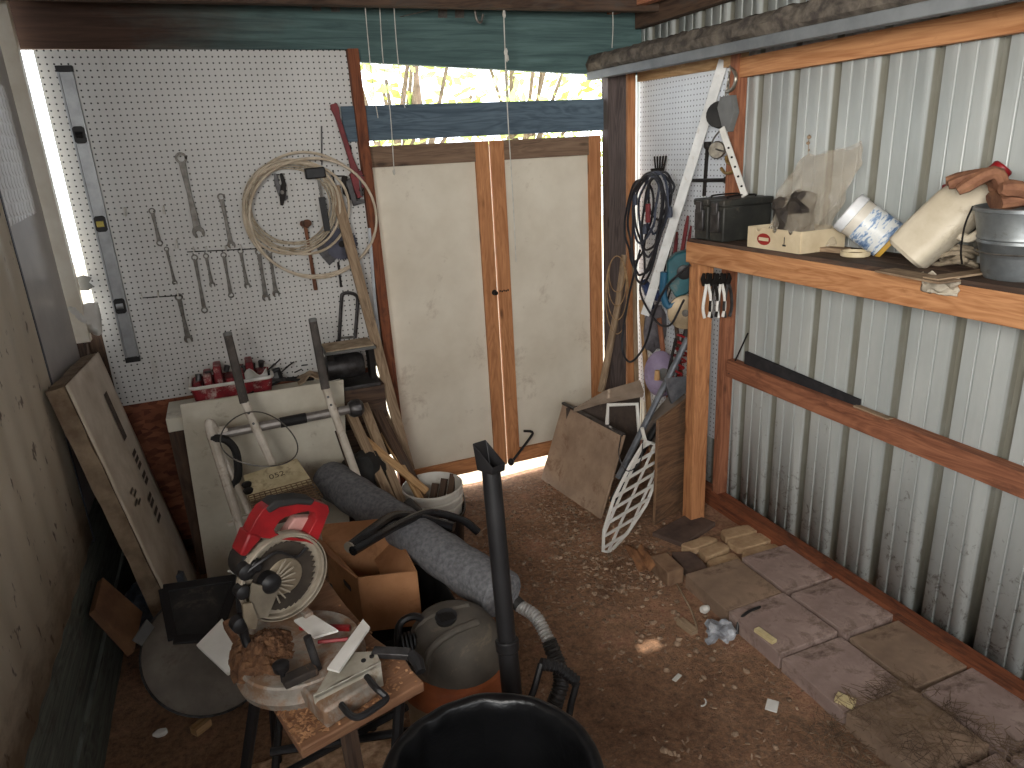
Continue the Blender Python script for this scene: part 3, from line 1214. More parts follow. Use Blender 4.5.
def open_tray(name, c, w, d, h, th, mat, parent=None, flare=0.02, r=.03, u=V(1, 0, 0), v=V(0, 1, 0), **k):
    """open rounded tray with walls"""
    m = MB()
    n = u.cross(v)
    loops = []
    for (ww, dd, hh) in ((w, d, 0), (w + flare, d + flare, h), (w + flare - th, d + flare - th, h), (w - th, d - th, th)):
        loops.append([m.bm.verts.new(c + u * a + v * b_ + n * hh) for a, b_ in rr(ww, dd, r)])
    N = len(loops[0])
    for A, B in zip(loops, loops[1:]):
        for i in range(N):
            m._face([A[i], A[(i + 1) % N], B[(i + 1) % N], B[i]])
    m._face(loops[0][::-1])
    m._face(loops[-1])
    return m.build(name, mat, parent, **k)


open_tray('tray', p, .16, .09, .11, .006, pm('red_liner', srgb(140, 40, 46), srgb(96, 28, 34), 20, .5, 0, .2, None, srgb(206, 196, 186), 16, .35), root)
m = MB()
m.tube([p + V(a_ * 1.0, c_ * 1.0, .113) for a_, c_ in rr(.18, .11, .03)], .008, 6, True)
m.build('white_rim', WHITE, root)
m = MB()
for i in range(7):
    x = -.145 + i * .047
    m.box((p.x + x - .02, p.y - .06, p.z + .012), (p.x + x + .014, p.y + .06, p.z + .125 + .03 * (i % 3)))
m.build('liner', pm('red_liner', srgb(140, 40, 46), srgb(96, 28, 34), 20, .5, 0, .2, None, srgb(206, 196, 186), 16, .35), root, bevel=.006)
for i in range(8):
    m = MB()
    m.lathe([(.012, 0), (.014, .03), (.008, .032)], p + V(-.14 + i * .04, -.045 + .03 * (i % 4), .13), (rng.uniform(-.4, .4), rng.uniform(-.4, .4), 1), 10)
    m.build('socket', STEEL_D, root)
m = MB()
m.sheet(lambda u, v: p + V(.06 + .1 * u, -.095 + .04 * v, .145 - .1 * v * v + .02 * math.sin(7 * u)), 8, 6)
m.build('cloth', WHITE, root, solid=.003)

# dark pliers, clamps and a scale on the bench
def plier(name, p, ang, s, label, mat=None, handle=None, tilt=.3):
    root = thing(name, p, label, 'pliers')
    R = Matrix.Translation(p) @ Matrix.Rotation(ang, 4, 'Z') @ Matrix.Rotation(tilt, 4, 'X')
    m = MB()
    m.flat(strip2d([(0, .07), (.006, .03), (0, 0)], [.008, .016, .024]), V(0, 0, 0), V(1, 0, 0), V(0, 1, 0), .01)
    m.flat(strip2d([(0, .07), (-.006, .03), (0, 0)], [.008, .016, .024]), V(0, 0, .003), V(1, 0, 0), V(0, 1, 0), .01)
    m.lathe([(.008, 0), (.008, .018), (0, .019)], (0, 0, 0), (0, 0, 1), 10)
    m.xf(Matrix.Scale(s, 4))
    m.xf(R)
    m.build('jaws', mat or STEEL_D, root, bevel=.001)
    for sg in (-1, 1):
        m = MB()
        m.tube(smooth_path([(0, 0, .006), (.016 * sg, -.03, .006), (.026 * sg, -.08, .006), (.018 * sg, -.13, .006)], 5), .0065, 7)
        m.xf(Matrix.Scale(s, 4))
        m.xf(R)
        m.build('handle', handle or BLK, root)
    return root


p = V(.11, 3.46, .875)
root = thing('bench_gauge', p, 'dark square gauge with jaws lying tilted on the bench behind the handles', 'gauge')
m = MB()
u_ = V(.9, -.1, .45).normalized()
v_ = V(-.35, -.25, .9).normalized()
m.flat([(-.06, -.01), (.05, -.02), (.065, .05), (-.04, .075)], p, u_, v_, .02)
m.build('body', BLK, root, bevel=.006)
m = MB()
m.flat([(-.04, .005), (.035, 0), (.045, .04), (-.025, .058)], p + u_.cross(v_) * .021, u_, v_, .002)
m.build('face', GREYP, root)
for i in range(6):
    m = MB()
    q = p + V(-.05 + i * .04, .02, .02 + .03 * (i % 2))
    m.beam(q, q + V(.07 - .01 * i, -.04, .07 - .012 * i), .008, .006)
    m.build('jaw', STEEL_D, root)
plier('pliers', V(.16, 3.43, .875), 1.9, 1.1, 'dark pliers lying open beside the square gauge on the bench', tilt=.2)
plier('pliers', V(.04, 3.40, .872), -.9, .9, 'dark pliers lying between the tray and the square gauge', tilt=.15)
m = MB()
m.sheet(lambda u, v: V(.22 + .14 * u, 3.36 + .12 * v, .863 + .05 * (1 - abs(2 * u - 1)) * (0.6 + .5 * noise.noise(V(u * 4, v * 4, 9)))), 10, 10)
tag(m.build('rag', pm('tan_rag', srgb(170, 150, 126), srgb(130, 112, 92), 12, .9), solid=.004), 'crumpled tan rag on the bench beside the right cart handle', 'rag')

m = MB()
for z0 in (.0, .21, .42, .63):
    m.box((.375, 3.345, z0), (.625, 3.36, z0 + .175))
    m.box((.375, 3.56, z0), (.625, 3.575, z0 + .175))
    m.box((.375, 3.36, z0), (.39, 3.56, z0 + .175))
    m.box((.61, 3.36, z0), (.625, 3.56, z0 + .175))
m.box((.39, 3.36, .0), (.41, 3.38, .805))
m.box((.59, 3.36, .0), (.61, 3.38, .805))
m.box((.39, 3.54, .0), (.41, 3.56, .805))
m.box((.59, 3.54, .0), (.61, 3.56, .805))
m.box((.375, 3.345, .8), (.625, 3.575, .799))
tag(m.build('slatted_crate', W_DARK), 'tall dark slatted crate between the bench and the red door jamb, under the sander', 'crate')
# ---- bench sander (grey machine with flat table)
p = V(.49, 3.44, .800)
root = thing('bench_sander', p, 'dusty grey bench sander with flat tan table beside the white bench', 'sander')
m = MB()
m.box(p + V(-.12, -.10, 0), p + V(.12, .10, .02))
m.build('foot', STEEL_D, root, bevel=.004)
m = MB()
m.lathe([(.05, -.11), (.062, -.1), (.062, .06), (.05, .08), (.02, .085)], p + V(-.02, 0, .1), (1, 0, 0), 16)
m.build('motor', STEEL_D, root)
m = MB()
m.box(p + V(-.13, -.08, .185), p + V(.12, .09, .2))
m.build('table', GREYP, root, bevel=.004)
m = MB()
m.box(p + V(-.12, -.075, .201), p + V(.11, .085, .208))
m.build('belt', pm('tan_abrasive', srgb(182, 164, 140), srgb(140, 122, 100), 20, .9), root)
for x in (-.1, .1):
    m = MB()
    m.beam(p + V(x, 0, .01), p + V(x, .0, .19), .03, .08, V(0, 1, 0))
    m.build('upright', IRON, root, bevel=.003)

# ---- tubular cart frame with two long handles
TUBE = pm('beige_tube', srgb(204, 196, 184), srgb(174, 164, 150), 10, .55, 0, .05, None, srgb(128, 104, 84), 14, .3)
hA0, hA1, hA2 = at_y(228, 336, 3.10), at_y(245, 405, 3.02), at_y(290, 505, 2.86)
hB0, hB1, hB2 = at_y(313, 322, 3.12), at_y(326, 391, 3.05), at_y(353, 466, 2.95)
root = thing('hand_cart', V(.0, 2.9, 0), 'beige tubular cart frame standing upright with two long black gripped handles', 'hand cart')
def ext(a, b_, z):
    t = (z - a.z) / (b_.z - a.z)
    return a.lerp(b_, t)
for a0, a1, a2 in ((hA0, hA1, hA2), (hB0, hB1, hB2)):
    m = MB()
    m.tube([a1.lerp(a0, .06), a2, ext(a1, a2, .25)], .0185, 10)
    h = m.build('handle', TUBE, root)
    m = MB()
    m.tube([a0 + (a0 - a1) * .0, a1.lerp(a0, .03)], [.018, .020], 10)
    g = m.build('grip', pm('dusty_rubber', srgb(86, 80, 76), srgb(62, 58, 55), 14, .8, 0, .1, None, srgb(120, 110, 98), 10, .25), h)
    m = MB()
    m.lathe([(.0185, 0), (.0185, .014), (.012, .018)], a0, (a0 - a1), 10)
    m.build('grip_end', GREYP, h)
    m = MB()
    for k in (.0, .35):
        q = a1.lerp(a2, .08 + k * .3)
        m.lathe([(.006, .015), (.006, .021), (0, .022)], q, (q - CAM).normalized() * -1, 8)
    m.build('bolt', STEEL_D, h)
ba, bb = at_y(212, 436, 3.02), at_y(351, 409, 3.06)
m = MB()
m.tube([ba, bb], .020, 10)
m.build('crossbar', pm('dull_grey_pipe', srgb(150, 144, 138), srgb(112, 106, 102), 14, .45, .4, .06), root)
m = MB()
m.tube([ba.lerp(bb, .47), ba.lerp(bb, .66)], .0225, 10)
m.build('sleeve', BLKR, root)
m = MB()
m.lathe([(.03, -.03), (.04, -.015), (.04, .02), (.026, .035)], bb + V(.02, 0, 0), (bb - ba), 10)
m.build('hub', STEEL_D, root)
c0, c1 = at_y(208, 424, 3.00), at_y(247, 548, 2.86)
m = MB()
m.tube(smooth_path([ba + V(.06, .01, .012), ba + V(.02, 0, .02), c0 + V(.006, 0, .004), c0.lerp(c1, .12), c0.lerp(c1, .5), c1, ext(c0, c1, .1)], 5), .020, 10)
m.build('side_tube', TUBE, root)
d0, d1 = at_y(222, 455, 3.0), at_y(262, 540, 2.88)
m = MB()
m.tube([d0, d1, ext(d0, d1, .15)], .014, 10)
m.build('inner_tube', TUBE, root)
m = MB()
m.tube(smooth_path([at_y(212, 438, 2.98), at_y(226, 440, 2.96), at_y(236, 452, 2.96), at_y(238, 475, 2.96), at_y(232, 486, 2.96)], 4), .017, 8)
m.build('lever', BLKR, root)
m = MB()
q = at_y(243, 520, 2.9)
m.beam(q + V(-.06, -.01, 0), q + V(.05, .0, .02), .012, .012)
m.build('lug', TUBE, root)
# loop of thin wire over the frame
m = MB()
pts = []
for k in range(28):
    a = 2 * PI * k / 28
    pts.append(at_y(259 + 38 * math.cos(a) + 4 * math.sin(2 * a), 439 + 27 * math.sin(a) + 4 * math.cos(a), 2.86 + .12 * math.sin(a) * -1))
m.tube(smooth_path(pts, 2, True), .0028, 6, True)
tag(m.build('wire_loop', STEEL), 'single loop of thin wire hanging over the beige cart frame', 'wire')

# ---- small cream heater with wire grille lying on its back
ca, cb, cc, cd = at_y(243, 475, 2.84), at_y(297, 458, 2.86), at_y(323, 497, 2.60), at_y(253, 514, 2.60)
root = thing('wire_heater', (ca + cc) / 2, 'small cream box with rusty wire grille lying behind the red miter saw', 'heater')
nn = (cb - ca).cross(cd - ca).normalized()
if nn.z < 0:
    nn = -nn
m = MB()
mid1, mid2 = ca.lerp(cd, .55), cb.lerp(cc, .55)
m.poly_slab([ca, cb, mid2, mid1], -nn * .06)
m.build('case', pm('aged_cream', srgb(198, 184, 150), srgb(164, 148, 116), 10, .6, 0, .1, None, srgb(110, 92, 70), 14, .35), root, bevel=.004)
m = MB()
for i in range(9):
    t_ = i / 8
    m.tube([mid1.lerp(cd, t_), mid2.lerp(cc, t_)], .0022, 5)
for i in range(13):
    t_ = i / 12
    m.tube([mid1.lerp(mid2, t_), cd.lerp(cc, t_)], .0022, 5)
m.build('grille', pm('rusty_wire', srgb(120, 98, 72), srgb(90, 70, 52), 20, .6, .4), root)
m = MB()
m.poly_slab([mid1 - nn * .03, mid2 - nn * .03, cc - nn * .05, cd - nn * .05], -nn * .03)
m.build('back', W_DARK, root)
m = MB()
q = ca.lerp(cd, .3)
for k in range(2):
    m.lathe([(.018, 0), (.02, .008), (.012, .012)], q + (cb - ca) * .02 + nn * .001 + (cd - ca) * (.16 * k), nn, 12)
m.build('knob', IRON, root)
# printed number on the case
fc = bpy.data.curves.new('print', 'FONT')
fc.body = '052'
fc.size = .042
fc.extrude = .0004
fo = bpy.data.objects.new('print_curve', fc)
pme = bpy.data.meshes.new_from_object(fo)
bpy.data.objects.remove(fo)
ux = (cb - ca).normalized()
uy = nn.cross(ux)
po = bpy.data.objects.new('printed_number', pme)
C.objects.link(po)
po.parent = root
po.matrix_basis = Matrix.Translation(ca.lerp(cb, .42) + (mid1 - ca) * .6 + nn * .001 - ORG[root]) @ Matrix((ux, uy, nn)).transposed().to_4x4()
pme.materials.clear()
pme.materials.append(pm('faded_ink', srgb(96, 84, 66), None, 10, .8, 0, 0))

# ---- lumber leaning in the corner by the doors
LUM = [
    ((357, 433), (427, 492), 3.22, 2.98, .035, W_STICK, 'pale pine stick slanting down into the white bucket'),
    ((383, 433), (404, 470), 3.30, 3.10, .030, W_STICK, 'short pale pine stick standing behind the slanting stick'),
    ((350, 412), (384, 486), 3.26, 3.00, .045, W_OLD, 'thick grey stick leaning left of the slanting pale stick'),
    ((363, 404), (392, 478), 3.32, 3.06, .045, W_OLD, 'second thick grey stick leaning just behind the first grey stick'),
    ((371, 400), (396, 448), 3.40, 3.2, .05, W_DARK, 'brown board leaning behind the grey sticks near the jamb'),
    ((338, 430), (362, 500), 3.1, 2.95, .03, W_DARK, 'dark narrow board leaning beside the right cart handle'),
    ((379, 398), (402, 455), 3.46, 3.3, .03, W_OLD, 'thin grey lath leaning between the long plank and the brown board'),
]
for (a, c, y0, y1, w_, mt, lab) in LUM:
    A, B = at_y(a[0], a[1], y0), at_y(c[0], c[1], y1)
    if 'bucket' not in lab:
        B = A.lerp(B, min(2.2, (A.z - .01) / max(A.z - B.z, .05)))
    m = MB()
    m.beam(A, B, w_, w_ * .55, V(.3, -1, .2))
    tag(m.build('wood_stick', mt, bevel=.002), lab, 'stick', 'loose lumber leaning by the doors')
# bunched dark bag behind the roll
m = MB()
q = at_y(362, 462, 3.12)
m.ball(q + V(0, 0, -.1), .13, 20, (1, .8, 1.2), .35, 3)
tag(m.build('black_bag', BLKR), 'dark crumpled bag stuffed behind the grey carpet roll', 'bag')

# ---- white bucket nested in a black bucket
bc = V(.735, 3.0, 0)
root = thing('white_bucket', bc + V(0, 0, .06), 'white plastic bucket with ribbed rim nested in the black bucket', 'bucket')
m = MB()
m.lathe([(.118, .06), (.136, .27), (.142, .275), (.142, .285), (.137, .288), (.14, .31), (.146, .315), (.146, .325), (.140, .33), (.142, .355), (.147, .36), (.147, .372), (.141, .374), (.137, .366), (.114, .07)], bc, n=32, cap1=True)
m.build('pail', pm('bucket_white', srgb(206, 202, 194), srgb(182, 176, 166), 6, .45, 0, .04, None, srgb(120, 104, 88), 7, .3), root)
m = MB()
m.tube(smooth_path([bc + V(.147, 0, .33), bc + V(.12, -.10, .25), bc + V(0, -.155, .215), bc + V(-.12, -.10, .25), bc + V(-.147, 0, .33)], 6), .003, 6)
m.build('wire_handle', STEEL, root)
root = thing('black_bucket', bc, 'black plastic bucket on the dirt holding the white bucket', 'bucket')
m = MB()
m.lathe([(.124, 0), (.128, .012), (.145, .225), (.152, .23), (.152, .245), (.147, .247), (.143, .235), (.122, .02)], bc, n=32, cap1=True)
m.build('pail', pm('glossy_black', srgb(30, 30, 32), srgb(22, 22, 24), 8, .25, 0, .03), root)
for i in range(3):
    m = MB()
    q = bc + V(-.02 + .05 * i, .01 * i, .24)
    m.beam(q, q + V(.05, .05, .11 + .01 * i), .03, .02)
    tag(m.build('scrap', W_DARK), ['dark scrap leaning at the left inside the white bucket', 'dark scrap in the middle of the white bucket', 'dark scrap leaning at the right inside the white bucket'][i], 'scrap', 'scraps in the white bucket')
# ================================================================ foreground left: foam board, saw, box, roll, vacuum, can
def at_plane(px, py, p0, n):
    r = ray(px, py)
    return CAM + r * ((p0 - CAM).dot(n) / r.dot(n))


# ---- thick foam board leaning on the left wall
T1 = at_y(66, 386, 2.74)
T2 = at_y(98, 352, 3.40)
B1 = at_y(163, 592, 2.72)
d = (B1 - T1).normalized()
B1 = T1 + d * ((T1.z - .02) / -d.z)
B2 = T2 + d * ((T2.z - .02) / -d.z)
nrm = (T2 - T1).cross(d).normalized()
if nrm.x < 0:
    nrm = -nrm
FOAM = pm('foam_face', srgb(220, 209, 194), srgb(190, 176, 158), 5, .8, 0, .15)
FOAM_E = pm('crumbled_foam_edge', srgb(150, 132, 110), srgb(112, 94, 76), 12, .95, 0, .8, 30)
root = thing('foam_board', (B1 + B2) / 2, 'thick dirty foam insulation board leaning against the left wall', 'board')
m = MB()
NU, NV = 16, 30
m.sheet(lambda u, v: T1.lerp(T2, u) + (B1 - T1) * v + nrm * .003 * noise.noise(V(u * 6, v * 9, 1)), NU, NV)
m.build('face', FOAM, root, solid=.005)
m = MB()
TH = .066
m.poly_slab([q_ - nrm * .0075 for q_ in (T1, T2, B2, B1)], -nrm * (TH - .0075))
bmesh.ops.subdivide_edges(m.bm, edges=m.bm.edges[:], cuts=14, use_grid_fill=True)
m.jitter(.007, 22, 5)
m.build('core', FOAM_E, root, ang=60)
INK = pm('dark_print', srgb(70, 60, 54), srgb(100, 88, 78), 40, .85, 0, 0)
def foam_mark(u0, u1, v0, v1):
    f = lambda u, v: T1.lerp(T2, u) + (B1 - T1) * v + nrm * .0068
    m = MB()
    m.poly_slab([f(u0, v0), f(u1, v0), f(u1, v1), f(u0, v1)], nrm * .0008)
    return m
mk = foam_mark(.62, .72, .12, .30)
mk.build('print_stripe', INK, root)
for v0 in (.36, .385, .41, .45, .475, .52, .545, .58, .61):
    mk = foam_mark(.66 - .12 * (v0 > .5), .78 - .1 * (v0 > .5), v0, v0 + .016)
    mk.build('print_mark', INK, root)
for v0, u0 in ((.42, .22), (.44, .27), (.46, .20), (.475, .28)):
    mk = foam_mark(u0, u0 + .10, v0, v0 + .009)
    mk.build('print_mark', INK, root)

# ---- things on the floor below it
def slab_px(name, pts, z_or, th, mat, label, cat, bevel=.002):
    m = MB()
    q = [at_y(p[0], p[1], y) for p, y in zip(pts, z_or)]
    nn_ = (q[1] - q[0]).cross(q[-1] - q[0]).normalized()
    if nn_.dot(CAM - q[0]) > 0:
        nn_ = -nn_
    m.poly_slab(q, nn_ * th)
    o = m.build(name, mat, bevel=bevel)
    return tag(o, label, cat)


slab_px('brown_board', [(103, 577), (143, 612), (134, 652), (95, 609)], [2.66, 2.62, 2.46, 2.5], .03, pm('brown_board_paint', srgb(122, 88, 62), srgb(92, 64, 46), 8, .7, 0, .1), 'short brown board tilted against the dark plank base of the left wall', 'board')
# black shallow tray panel
root = thing('black_tray', at_y(195, 640, 2.2), 'black shallow plastic tray standing on edge below the foam board', 'tray')
q = [at_y(163, 589, 2.36), at_y(238, 578, 2.36), at_y(216, 637, 2.20), at_y(173, 640, 2.20)]
nn_ = (q[1] - q[0]).cross(q[3] - q[0]).normalized()
if nn_.dot(CAM - q[0]) > 0:
    nn_ = -nn_
m = MB()
m.poly_slab(q, nn_ * .012)
m.build('bottom', BLKR, root)
m = MB()
for i in range(4):
    m.beam(q[i], q[(i + 1) % 4], .03, .014, nn_)
m.build('rim', BLK, root, bevel=.003)
# round grey sheet metal lid
gc = at_z(211, 648, .22)
gn = (CAM - gc).normalized()
gn = (gn + V(.15, .1, .25)).normalized()
root = thing('round_pan', gc - V(0, 0, .2), 'big round grey sheet metal pan leaning among the scrap left of the saw', 'pan')
m = MB()
m.lathe([(.001, .012), (.06, .012), (.10, .016), (.18, .012), (.215, .0), (.228, -.012), (.226, -.016), (.2, -.004), (.001, .006)], gc, gn, 40)
m.build('dish', pm('dusty_zinc', srgb(122, 114, 104), srgb(98, 90, 82), 6, .7, .1, .08, None, srgb(84, 70, 58), 7, .3), root)
m = MB()
ring = [gc + (gn.orthogonal().normalized() * math.cos(2 * PI * k / 40) + gn.cross(gn.orthogonal().normalized()) * math.sin(2 * PI * k / 40)) * .228 - gn * .012 for k in range(40)]
m.tube(ring, .005, 6, True)
m.build('rolled_rim', STEEL_D, root)
slab_px('white_board_scrap', [(196, 645), (222, 618), (247, 664), (226, 673)], [1.95, 2.0, 1.86, 1.84], .02, WHITE, 'broken white board scrap between the metal pan and the saw', 'scrap')
slab_px('pale_strip', [(133, 640), (147, 619), (155, 627), (142, 646)], [2.3, 2.36, 2.36, 2.3], .008, GREYP, 'small pale strip at the upper edge of the metal pan', 'strip')
slab_px('paper_scrap', [(227, 571), (240, 565), (242, 577)], [2.3, 2.34, 2.3], .002, WHITE, 'small white paper corner behind the saw above the black tray', 'paper', 0)
m = MB()
m.box((-.62, 1.55, .0), (-.28, 2.02, .035))
tag(m.build('red_slab', pm('dark_red_slab', srgb(92, 58, 50), srgb(66, 44, 40), 7, .9, 0, .3), bevel=.006), 'dark reddish slab on the dirt at the foot of the left wall', 'slab')
for i, (x, y, lab) in enumerate(((200, 648, ''), (183, 765, ''))):
    pass
p = at_z(201, 726, .03)
m = MB()
m.obox(p, [V(.8, .6, 0), V(-.6, .8, 0), V(0, 0, 1)], (.03, .018, .014))
tag(m.build('wood_block', W_STICK), 'small wood block on the sawdust below the metal pan', 'block')
p = at_z(160, 733, .05)
m = MB()
m.ball(p, .018, 10, (1.4, .8, .7), .4, 4)
tag(m.build('pale_chip', WHITE), 'pale chip on the dark dirt below the metal pan', 'chip')
# junk in the dark gap under the foam board
m = MB()
q = at_y(125, 535, 2.9)
m.ball(V(-.52, 2.98, .12), .14, 20, (.8, 1.1, 1.0), .6, 8)
tag(m.build('plastic_bag', pm('blue_grey_plastic', srgb(96, 108, 124), srgb(50, 56, 64), 14, .3, 0, .4)), 'crumpled blue grey plastic bag behind the foam board', 'bag')
# sawdust
SAW = pm('sawdust_brown', srgb(232, 196, 160), srgb(170, 132, 102), 34, .95, 0, 1.0, 90)
m = MB()
def sd(u, v):
    x, y = -.32 + .62 * u, 1.28 + .75 * v
    e = max(0, 1 - ((u - .5) / .5) ** 2) * max(0, 1 - ((v - .5) / .5) ** 2)
    return V(x, y, .004 + ground_z(x, y) + .06 * e ** .6 + .02 * e * noise.noise(V(x * 14, y * 14, 2)))
m.sheet(sd, 50, 50)
tag(m.build('sawdust', SAW), 'light sawdust spread on the dirt below the saw', 'sawdust', kind='stuff')

# ---- stand with plank top
SZ = .66
P1, P2, P3 = at_z(301, 750, SZ), at_z(424, 682, SZ), at_z(326, 578, SZ)
P4 = P1 + P3 - P2
root = thing('saw_stand', V((P1.x + P3.x) / 2, (P1.y + P3.y) / 2, 0), 'plank topped stand with black folding legs under the red miter saw', 'stand')
PLK = wood('dusty_plank', srgb(142, 104, 78), srgb(104, 72, 52), dirt=srgb(120, 90, 66), damt=.6)
m = MB()
e1, e2 = (P3 - P2), (P1 - P2)
top = [P1, P1.lerp(P2, .5), P2, P2 + e1 * .10, P2 + e1 * .18 - e2 * .02, P2 + e1 * .4 + e2 * .05, P2 + e1 * .7 + e2 * .04, P3, P4]
m.off = (0, 0)
m.poly_slab([V(t.x, t.y, SZ) for t in top], V(0, 0, -.028))
m.build('plank_top', PLK, root, bevel=.004)
legs = [(P1.lerp(P4, .25), V(-.13, 1.28, 0)), (P2.lerp(P3, .2), V(.10, 1.36, 0)), (P4.lerp(P3, .4), V(-.12, 1.98, 0)), (P3, V(.2, 2.0, 0))]
_a = at_z(258, 690, .62)
_c = at_y(243, 790, _a.y + .10)
legs[0] = (_a, _a + (_c - _a) * (_a.z / (_a.z - _c.z)))
for i, (a, c) in enumerate(legs):
    a = V(a.x, a.y, SZ - .03)
    c = V(c.x, c.y, 0)
    m = MB()
    m.tube([a, c], .015, 8)
    m.build('leg', BLK, root)
m = MB()
m.tube([V(legs[0][0].x, legs[0][0].y, .42), V(legs[1][0].x, legs[1][0].y, .42)], .011, 8)
m.tube([V(legs[0][1].x, legs[0][1].y, .22).lerp(V(legs[0][0].x, legs[0][0].y, .22), .4), V(legs[1][0].x, legs[1][0].y, .5)], .010, 8)
m.tube([V(legs[0][0].x, legs[0][0].y, .35), V(legs[2][0].x, legs[2][0].y, .35)], .011, 8)
m.build('brace', BLK, root)
m = MB()
a = at_z(348, 728, .62)
m.beam(V(a.x, a.y + .02, .62), V(a.x + .01, a.y + .03, 0), .05, .04)
m.build('wood_prop', W_DARK, root)

# ---- miter saw
TC = at_z(300, 646, .72)
root = thing('miter_saw', V(TC.x, TC.y, SZ), 'red handled miter saw with toothed blade and pale round guard on the plank stand', 'miter saw')
CAST = pm('cast_aluminium', srgb(164, 156, 146), srgb(128, 120, 110), 16, .55, .25, .1, None, srgb(132, 98, 70), 14, .75)
DUSTY = pm('sawdusted_black', srgb(64, 56, 50), srgb(42, 38, 36), 14, .8, 0, .15, None, srgb(130, 100, 74), 12, .25)
m = MB()
m.lathe([(.155, SZ + .001), (.16, SZ + .02), (.15, .695), (.15, .715), (.145, .72), (.02, .72)], V(TC.x, TC.y, 0), n=40)
m.build('turntable', CAST, root)
bu = V(.93, .37, 0).normalized()
bn = V(.37, -.93, 0).normalized()
m = MB()
m.obox(V(TC.x, TC.y, .69) + bu * 0 - bn * 0 + bu * .0, [bn, bu, V(0, 0, 1)], (.24, .07, .026))
m.build('base_wing', CAST, root, bevel=.008)
m = MB()
q = V(TC.x, TC.y, .745) + bu * .05
m.obox(q - bn * .12, [bn, bu, V(0, 0, 1)], (.09, .012, .03))
m.build('fence', CAST, root, bevel=.003)
# blade assembly
BC = at_z(284, 576, .90)
def saw_pt(px, py, off=0.0):
    return at_plane(px, py, BC + bn * off, bn)
m = MB()
N = 36
pl = []
for k in range(N):
    a = 2 * PI * k / N
    pl += [(.088 * math.cos(a), .088 * math.sin(a)), (.077 * math.cos(a + .05), .093 * math.sin(a + .05))]
m.flat(pl, BC - bn * .001, bu, V(0, 0, 1), -.0025)
m.build('blade', pm('blade_steel', srgb(74, 66, 58), srgb(52, 46, 41), 10, .55, .2, .05), root)
m = MB()
m.lathe([(.048, 0), (.046, .003), (.03, .006), (.02, .006)], BC + bn * .002, bn, 28, cap0=True)
m.build('flange', pm('tan_flange', srgb(150, 138, 118), srgb(120, 108, 92), 12, .5, .4), root)
CG = NT('clear_guard')
CG.b.inputs['Alpha'].default_value = .22
MAT_GUARD = CG.done(srgb(196, 186, 168), .25, 0, .6)
m = MB()
m.lathe([(.112, .012), (.114, .008), (.114, -.016), (.112, -.020)], BC, bn, 48, cap0=False, cap1=False)
m.build('guard', pm('pale_grey_guard', srgb(158, 148, 132), srgb(128, 118, 104), 14, .5), root, solid=.002)
m = MB()
ring = []
for k in range(60):
    a = 2 * PI * k / 60
    ring.append(BC + (bu * math.cos(a) + V(0, 0, 1) * math.sin(a)) * .106 + bn * .004)
m.tube(ring, .0035, 6, True)
m.lathe([(.02, -.016), (.106, -.016), (.108, -.012), (.108, .004), (.104, .004), (.103, -.011), (.02, -.012)], BC, bn, 48)
m.build('guard_rim', pm('pale_grey_guard', srgb(158, 148, 132), srgb(128, 118, 104), 14, .5), root)
m = MB()
HB = BC - bu * .045 + V(0, 0, .012) + bn * .01
m.lathe([(.026, -.008), (.026, .018), (.019, .026), (.010, .03), (0, .031)], HB, bn, 20)
m.build('hub', BLK, root)
m = MB()
for k in range(9):
    a = -1.35 + k * .26
    dd = bu * math.cos(a) + V(0, 0, 1) * math.sin(a)
    m.beam(HB + dd * .026 + bn * .014, HB + dd * .066 + bn * .011, .0035, .003, bn)
m.build('guard_rib', pm('pale_grey_guard', (0, 0, 0)), root)
m = MB()
pl = [saw_pt(*p_, .03) for p_ in ((252, 583), (279, 590), (268, 617), (256, 619), (250, 600))]
m.poly_slab(pl, -bn * .006)
m.build('clear_plate', pm('smoky_plate', srgb(120, 112, 98), srgb(96, 88, 78), 12, .3), root)
# red handle: D loop cut from plate, thickness 45 mm, behind the blade plane
def ringed(outer, inner, off, th, mat, name, par):
    O = [saw_pt(*p_, off) for p_ in outer]
    I = [saw_pt(*p_, off) for p_ in inner]
    m = MB()
    n_ = len(O)
    for i in range(n_):
        j = (i + 1) % n_
        fr = [O[i], O[j], I[j], I[i]]
        A_ = [m.bm.verts.new(x) for x in fr]
        B_ = [m.bm.verts.new(x - bn * th) for x in fr]
        m._face(A_)
        m._face(B_[::-1])
        m._face([A_[0], B_[0], B_[1], A_[1]])
        m._face([A_[2], B_[2], B_[3], A_[3]])
    return m.build(name, mat, par, ang=60, bevel=.004)


out_ = [(262, 538), (249.5, 533), (256, 520), (263, 509.5), (269, 505.5), (294, 500), (314, 500.7), (328, 505.6), (329.5, 511.5), (322, 531), (316, 545.5), (307, 542)]
in_ = [(276, 534), (274, 530), (277, 525), (280, 521), (285, 517.5), (299, 513), (309, 511), (315.5, 513), (317, 519), (311, 530), (306, 539), (301, 539)]
ringed(out_, in_, -.0, .04, RED, 'handle', root)
m = MB()
pl = [saw_pt(*p_, .006) for p_ in ((240, 556), (249.5, 533), (263, 537.5), (256, 546), (247, 557))]
m.poly_slab(pl, -bn * .055)
m.build('upper_arm', RED, root, bevel=.006)
m = MB()
pl = [saw_pt(*p_, .004) for p_ in ((266, 509), (276, 501), (300, 498), (316, 500), (312, 506), (298, 505), (280, 508), (270, 514))]
m.poly_slab(pl, -bn * .05)
m.build('grip', BLKR, root, bevel=.005)
m = MB()
pl = [saw_pt(*p_, -.035) for p_ in ((283, 536), (296, 518), (316, 517), (306, 541))]
m.poly_slab(pl, -bn * .03)
m.build('motor_cover', pm('dusty_pink', srgb(186, 140, 132), srgb(160, 116, 108), 12, .6), root, bevel=.004)
m = MB()
